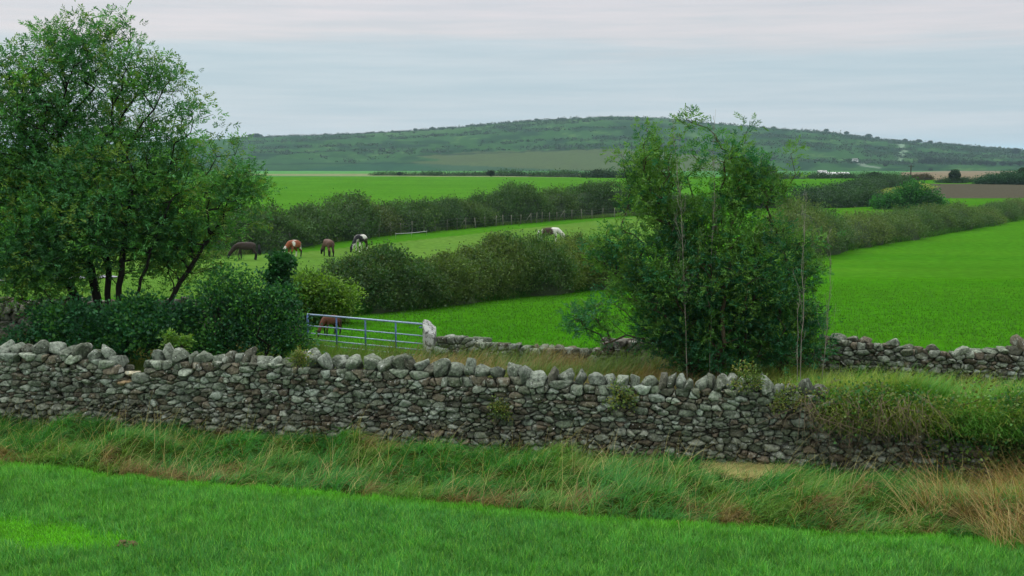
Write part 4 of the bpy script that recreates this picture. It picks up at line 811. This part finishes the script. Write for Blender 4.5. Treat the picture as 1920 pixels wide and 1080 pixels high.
tag(mesh_np('lawn_grass', V, [f], M_grass, c), 'short bright green pasture grass in the foreground', 'grass', kind='stuff')
# rough verge
def rough(name, label, n, x0, x1, y0, y1, f, Lr, W, colf, S=4, wind=0.0, lean=(.25, .25), droop=(.7, 1.7), tus=1.3):
    x, y = region(n, x0, x1, y0, y1, f); n = len(x)
    # gather into tussocks
    gx = np.round(x / .22 + rng.normal(0, .1, n)) * .22; gy = np.round(y / .22 + rng.normal(0, .1, n)) * .22; h = hashn(np.round(gx * 50), np.round(gy * 50), 0 * gx); x = x * .55 + (gx + h * .12) * .45; y = y * .55 + (gy - h * .1) * .45
    z = H(x, y) + np.where(y < 20.5, np.maximum(tuss(x, y), -.1), 0); nn = fbm(x * tus, y * tus, 2.); az_ = wind + rng.normal(0, .95, n) + (fbm(x * .6, y * .6, 9.) - .5) * 3
    L = rng.uniform(*Lr, n) * (.5 + 1.0 * nn); c = colf(x, y, n, nn)
    V, f_, c = blades(np.stack([x, y, z], 1), az_, L, W, np.abs(rng.normal(*lean, n)), rng.uniform(*droop, n), c, S)
    return tag(mesh_np(name, V, [f_], M_grass, c), label, 'grass', kind='stuff')
KG = 1.1
def lg(r, g, b): return lin(r, g, b, KG)
gG, gY, gB, gS = lg(66, 128, 38), lg(94, 134, 48), lg(122, 106, 62), lg(176, 166, 104)
gD = lg(50, 112, 46)
def colverge(x, y, n, nn):
    a_ = fbm(x * 1.3, y * 1.3, 21., 3); b_ = fbm(x * 1.0 + 40, y * 2., 31., 3); low = np.clip(1 - (y - lawn_y(x)) / .9, 0, 1); r_ = rng.uniform(0, 1, n)
    c = np.where((r_ < .5)[:, None], gG * 1.1, gD * 1.15) * np.ones((n, 1)); c = np.where((a_ + rng.normal(0, .08, n) > .58)[:, None], gY, c)
    c = np.where(((fbm(x * 2.0 + 40, y * 3., 31., 3) + .12 * low + rng.normal(0, .05, n)) > .72)[:, None], gB, c); c = np.where((r_ > .98)[:, None], gS, c)
    return c * rng.uniform(.7, 1.3, (n, 1))
patch = lambda x, y: inpoly(*(np.array(proj(x, y, H(x, y))) + np.array([rng.normal(0, 9, x.shape), rng.normal(0, 4, x.shape)])), [(1310, 880), (1370, 874), (1440, 875), (1492, 886), (1470, 898), (1400, 903), (1340, 898)])
def vm(x, y): return (y > lawn_y(x) - .02) & (y < wall_y(x) - .18) & infov(x, y) & (~patch(x, y) | (rng.uniform(0, 1, x.shape) < .22))
rough('rough_grass', 'long windblown green and straw grass along the foot of the near wall', 210000, -11, 10, 13.0, 20.6, vm, (.16, .42), .007, colverge, wind=-.35, lean=(.45, .3), droop=(.9, 2.1), tus=1.6)
# sparse brown seed stems
def vs(x, y): return vm(x, y)
rough('seed_stems', 'thin straw-coloured seed stems in the rough verge', 5000, -11, 10, 13.0, 20.6, vs, (.35, .8), .0045, lambda x, y, n, nn: gS * rng.uniform(.7, 1.2, (n, 1)), wind=-.2, lean=(.5, .3), droop=(.2, 1.2))
# pale flattened patch
x, y = region(160000, 2, 6, 14, 19, patch); n = len(x)
V, f, c = blades(np.stack([x, y, H(x, y) + tuss(x, y) + .05], 1), rng.normal(-.2, .8, n), rng.uniform(.12, .25, n), .007, rng.uniform(1.1, 1.5, n), rng.uniform(0, .4, n), lin(200, 192, 128, 1.0) * rng.uniform(.7, 1.25, (n, 1)), 2)
tag(mesh_np('flattened_grass', V, [f], M_grass, c), 'pale yellow flattened patch of grass at the foot of the near wall', 'grass', kind='stuff')
# big straw clump at right edge
def straw(x, y): return inpoly(*proj(x, y, H(x, y)), [(1830, 935), (1870, 905), (2000, 900), (2000, 1040), (1860, 1030), (1800, 985), (1700, 985), (1690, 970)])
rough('dry_grass', 'tall straw-coloured dry grass clump at the right edge of the verge', 15000, 4, 10, 12.5, 18, straw, (.45, .95), .006, lambda x, y, n, nn: np.where((rng.uniform(0, 1, n) < .55)[:, None], lin(196, 176, 116, .9), lin(150, 112, 66, .9)) * rng.uniform(.7, 1.2, (n, 1)), wind=2.9, lean=(.6, .25), droop=(.2, 1.1))
# lane between the walls
def lane(x, y): return (y > wall_y(x) + .4) & (y < second_y(x) - .1) & infov(x, y)
def collane(x, y, n, nn):
    a_ = fbm(x * .8, y * .8, 51., 3) + rng.normal(0, .07, n); r_ = np.clip((x - 4) / 2, 0, 1); c = np.where((a_ > .5)[:, None], lin(124, 142, 56, 1.2), lin(82, 134, 44, 1.2)); br = np.where((a_ > .55)[:, None], lin(140, 124, 76, .95), lin(96, 122, 52, 1.))
    return (c * r_[:, None] + br * (1 - r_[:, None])) * rng.uniform(.7, 1.3, (n, 1))
rough('lane_grass', 'tall tangled green and brownish grass between the two stone walls', 120000, -13, 13, 17, 29, lane, (.35, .7), .011, collane, wind=-.3, S=3)
# field beyond: short tufts
def fieldm(x, y): return (y > second_y(x) + .15) & infov(x, y) & (rng.uniform(0, 1, len(x)) < np.clip((61 - y) / 32, 0, 1))
x, y = region(300000, -28, 28, 22.5, 62, fieldm); n = len(x); nn = fbm(x * .4, y * .4, 3.)
c = (lin(68, 133, 24) * (1 - nn[:, None]) + lin(92, 146, 38) * nn[:, None]) * rng.uniform(.88, 1.12, (n, 1))
near2 = np.clip(1 - (y - second_y(x)) / 1.2, 0, 1); cc_ = rng.uniform(0, 1, n) < near2 * .8; c[cc_] = lin(120, 142, 60) * rng.uniform(.7, 1.2, (cc_.sum(), 1))
L = rng.uniform(.025, .07, n) + near2 * .22 * rng.uniform(0, 1, n)
V, f, c = blades(np.stack([x, y, H(x, y)], 1), rng.uniform(0, 6.28, n), L, .022, np.abs(rng.normal(.2, .2, n)), rng.uniform(.1, .9, n), c, 2)
tag(mesh_np('field_grass', V, [f], M_grass, c), 'smooth bright green grass of the field behind the second wall', 'grass', kind='stuff')
# coarse grass along the foot of the mid hedge
def foot(name, label, line, n, wd, Ls, W, cols, off=-.6):
    line = np.array(line); t_ = rng.uniform(0, 1, n); cu = np.linspace(0, 1, len(line)); x = np.interp(t_, cu, line[:, 0]); y = np.interp(t_, cu, line[:, 1]) + off - rng.uniform(-.5, 1, n) * wd * (.5 + fbm(x * .5 / max(1, wd), 0 * x)); 
    V, f, c = blades(np.stack([x, y, H(x, y)], 1), rng.uniform(0, 6.28, n), rng.uniform(*Ls, n), W, np.abs(rng.normal(.2, .25, n)), rng.uniform(.2, 1.4, n), pick(cols, n), 3)
    tag(mesh_np(name, V, [f], M_grass, c), label, 'grass', kind='stuff')
foot('hedge_foot_grass', 'long lush grass along the foot of the middle hedge', [p0[:2], p1[:2], p2[:2], p3[:2]], 34000, 1.2, (.2, .6), .02, [lin(62, 128, 34, .9), lin(82, 138, 40, .9), lin(52, 112, 40, .9)], 0)
foot('field_margin_grass', 'rough grass along the foot of the shaggy hedge on the right', [p[:2] for p in rp_], 36000, 2.2, (.3, .8), .045, [lin(72, 128, 34, .9), lin(92, 138, 50, .9), lin(60, 112, 40, .9)], .4)
foot('fence_line_grass', 'rough longer grass along the line of wooden fence posts', [p[:2] for p in fp], 30000, 2.5, (.25, .6), .06, [lin(96, 132, 54, .9), lin(78, 118, 48, .9), lin(118, 142, 72, .9)], .6)
# molehill
p = at(236, 1029); Vs = []; Fs_ = []; o_ = 0
for k in range(34):
    a_ = rng.uniform(0, 6.28); r_ = rng.uniform(0, .14) ** 1.0; sz = .10 if k < 3 else rng.uniform(.02, .05); V, Fc = rock((sz * 1.4, sz * 1.3, sz * .8), 500 + k, 9, 1 if k > 2 else 2)
    V = V + [math.cos(a_) * r_ * (k > 0), math.sin(a_) * r_ * (k > 0), .06 * (1 - r_ / .15) + .02]; Vs.append(V); Fs_.append(Fc + o_); o_ += len(V)
V = np.concatenate(Vs); o = mesh_np('molehill', V, [np.concatenate(Fs_)], M_soil, np.tile(lin(120, 104, 70), (len(V), 1))); o.location = p + [0, 0, .02]; tag(o, 'small brown molehill beside the short yellow-green strip in the foreground', 'molehill')

# ---------------------------------------------------------------- overgrown bank at the right end of the wall
VG = [lf(*c) for c in [(62, 108, 48), (80, 124, 52), (50, 92, 46), (98, 128, 58), (112, 122, 62), (96, 104, 54)]]
uy = lambda px_: WA[1] + u_of_px(px_) * wdir[1]
bl = []
for (x_, y_, r_, w_) in [(1600, 770, 34, .9), (1660, 765, 42, 1), (1730, 770, 45, 1), (1800, 790, 48, 1), (1870, 800, 48, 1), (1940, 800, 50, 1), (1760, 820, 40, .9), (1830, 835, 40, 1), (1900, 850, 40, 1), (1640, 745, 30, .7), (1600, 740, 24, .7), (1780, 855, 30, .9), (1850, 865, 34, 1), (1930, 875, 36, 1), (1740, 835, 26, .7), (1575, 775, 26, .7), (1630, 790, 24, .6), (1690, 800, 30, .8), (1560, 735, 22, .7)] + [(rng.uniform(1545, 1940), rng.uniform(722, 800), rng.uniform(6, 13), 2.5) for _ in range(34)]:
    y_ += 14; bl.append((pt(x_, y_, uy(x_) - .2 + rng.uniform(-.1, .2)), r_ / F * 17, w_))
woody('ivy_bank', 'mound of ivy and brambles smothering the collapsed right end of the near wall', 'bramble mound', [np.array([pt(x_, 800, uy(x_))[0], uy(x_) + .1, 0]) for x_ in (1600, 1700, 1800, 1900)], bl, 640, 22, .13, .06, VG, lin(120, 104, 80), r0=.003, ex=.4, zmin=.1, lw=.75, stemname='stems')
for (x_, y_, r_, lab) in [(1165, 738, 26, 'mossy green ivy patch clinging to the near wall below the coping right of centre'), (935, 765, 20, 'small green fern-like plant growing from the middle of the near wall face'), (1400, 705, 26, 'yellowish creeping plant over the leaning coping stones near the wall end'), (1480, 735, 30, 'brownish green creeper spilling over the last coping stones of the near wall'), (560, 668, 13, 'small weed between the coping stones left of the gate')]:
    yy_ = uy(x_) - .36; woody('wall_plant', lab, 'wall plant', [pt(x_, y_ + r_ * .5, yy_)], [(pt(x_, y_, yy_), r_ / F * 17.5, 1), (pt(x_ + r_ * .7, y_ + r_ * .5, yy_), r_ / F * 11, 1), (pt(x_ - r_ * .6, y_ + r_ * .8, yy_), r_ / F * 9, 1)], 46, 12, .045, .045, [lf(92, 112, 46), lf(72, 100, 42), lf(116, 118, 58)], BARK, r0=.002, lw=.6, stemname='stems')
# bare tangled stems hanging at the wall end
root = empty('bare_brambles', np.array([pt(1600, 800, uy(1600))[0], uy(1600), 0]), 'tangle of bare brown bramble stems hanging over the broken right end of the wall', 'brambles'); L = []
for i in range(110):
    a_ = rng.uniform(1500, 1740); s0 = pt(a_, rng.uniform(735, 790), uy(a_) - rng.uniform(.45, .62)); b_ = a_ + rng.normal(0, 45); s1 = pt(b_, rng.uniform(800, 880), uy(b_) - rng.uniform(.5, .85)); s1[2] = max(s1[2], .03)
    m_ = (s0 + s1) / 2 + rng.normal(0, .1, 3) + np.array([0, -.08, .06]); L.append((np.array([s0, m_, s1]) - np.array(root.location), [.004, .0035, .002]))
tubeobj('stems', L, M_bark, lin(134, 120, 96), root, k=4)
# soil bank body behind the brambles (keeps the mound solid)
x = np.linspace(4.0, 12, 40); prof_ = [(-.02, 0), (.0, .35), (.04, .8), (.15, 1.0), (.4, 1.12), (.8, .8), (1.4, .3), (1.8, -.05)]
V = []; 
for xi in x:
    for (dy_, hz_) in prof_:
        k_ = min(1, (xi - 3.6) / .8); V.append((xi, wall_y(xi) + dy_ + .2 * (vn(xi * 1.3, hz_ * 2.) - .5) + .12, hz_ * (.82 + .25 * vn(xi * 1.1, 4.)) * k_ - .03))
i_ = np.arange(40 * len(prof_)).reshape(40, -1); q = np.stack([i_[:-1, :-1], i_[1:, :-1], i_[1:, 1:], i_[:-1, 1:]], -1).reshape(-1, 4)
tag(mesh_np('earth_bank', V, [q], M_ground, np.tile(lin(66, 62, 38), (len(V), 1)), smooth=True), kind='structure')
# grass on top of the bank
n = 52000; x = rng.uniform(4.5, 9.5, n) ; s_ = rng.uniform(0, 1, n); dy_ = -.08 + s_ * 1.9; hz_ = np.interp(dy_, [p_[0] for p_ in prof_], [p_[1] for p_ in prof_]); k_ = np.clip((x - 3.6) / .8, 0, 1)
zb = hz_ * (.82 + .25 * vn(x * 1.1, 4.)) * k_ - .06
V, f, c = blades(np.stack([x, wall_y(x) + dy_ + .12, zb], 1), rng.normal(-.3, 1.2, n), rng.uniform(.2, .7, n), .009, np.abs(rng.normal(.3, .2, n)), rng.uniform(.4, 1.6, n), collane(x + 3, x * 0 + s_ * 3, n, None), 3)
tag(mesh_np('bank_grass', V, [f], M_grass, c), 'green and yellow grass growing over the top of the overgrown bank on the right', 'grass', kind='stuff')
n = 4500; x = rng.uniform(4.85, 9.5, n); s_ = rng.uniform(.2, 1, n); zz_ = .4 + .64 * np.sqrt(s_)
V, f, c = blades(np.stack([x, wall_y(x) - .16 - .22 * (1 - s_) + rng.normal(0, .06, n), zz_ * np.clip((x - 3.6) / .6, 0, 1)], 1), rng.normal(-1.57, .8, n), rng.uniform(.2, .6, n), .008, np.abs(rng.normal(.6, .4, n)), rng.uniform(.8, 2., n), collane(x + 3, s_ * 3, n, None), 4)
tag(mesh_np('trailing_grass', V, [f], M_grass, c), 'loose grass trailing down the front of the overgrown bank on the right', 'grass', kind='stuff')
# wire with short post
a_, b_, c_ = pt(1640, 738, 17.6), pt(1750, 743, 17.4), pt(1960, 757, 17.0); root = empty('wire_fence', (c_[0] - .9, 17.1, .8), 'single dark wire on a short post above the overgrown bank on the right', 'fence')
L0 = np.array(root.location); tubeobj('wire', [([a_ - L0, b_ - L0, pt(1886, 752, 17.1) - L0, c_ - L0], .012)], M_galv, lin(46, 50, 48), root, k=5)
pp2 = pt(1886, 750, 17.1) - L0; tubeobj('post', [([pp2 + [0, 0, .03], pp2 - [0, 0, .15], pp2 - [0, 0, .5]], .045)], M_wood, lin(62, 60, 50), root)

# ---------------------------------------------------------------- haze
bm = bmesh.new(); bmesh.ops.create_cube(bm, size=1); me = bpy.data.meshes.new('haze'); bm.to_mesh(me); bm.free()
hz = bpy.data.objects.new('haze', me); COL.objects.link(hz); tag(hz, 'thin bluish haze over the far fields and hill', 'haze', kind='stuff')
hz.scale = (44000, 19500, 145); hz.location = (0, 9650 - 100, 145 / 2 - 30)
m, N, LK = newmat('haze'); v = N('ShaderNodeVolumePrincipled'); v.inputs['Density'].default_value = .000085; v.inputs['Color'].default_value = (.58, .86, .98, 1); v.inputs['Anisotropy'].default_value = .2
o = N('ShaderNodeOutputMaterial'); LK(v.outputs[0], o.inputs[1]); me.materials.append(m)
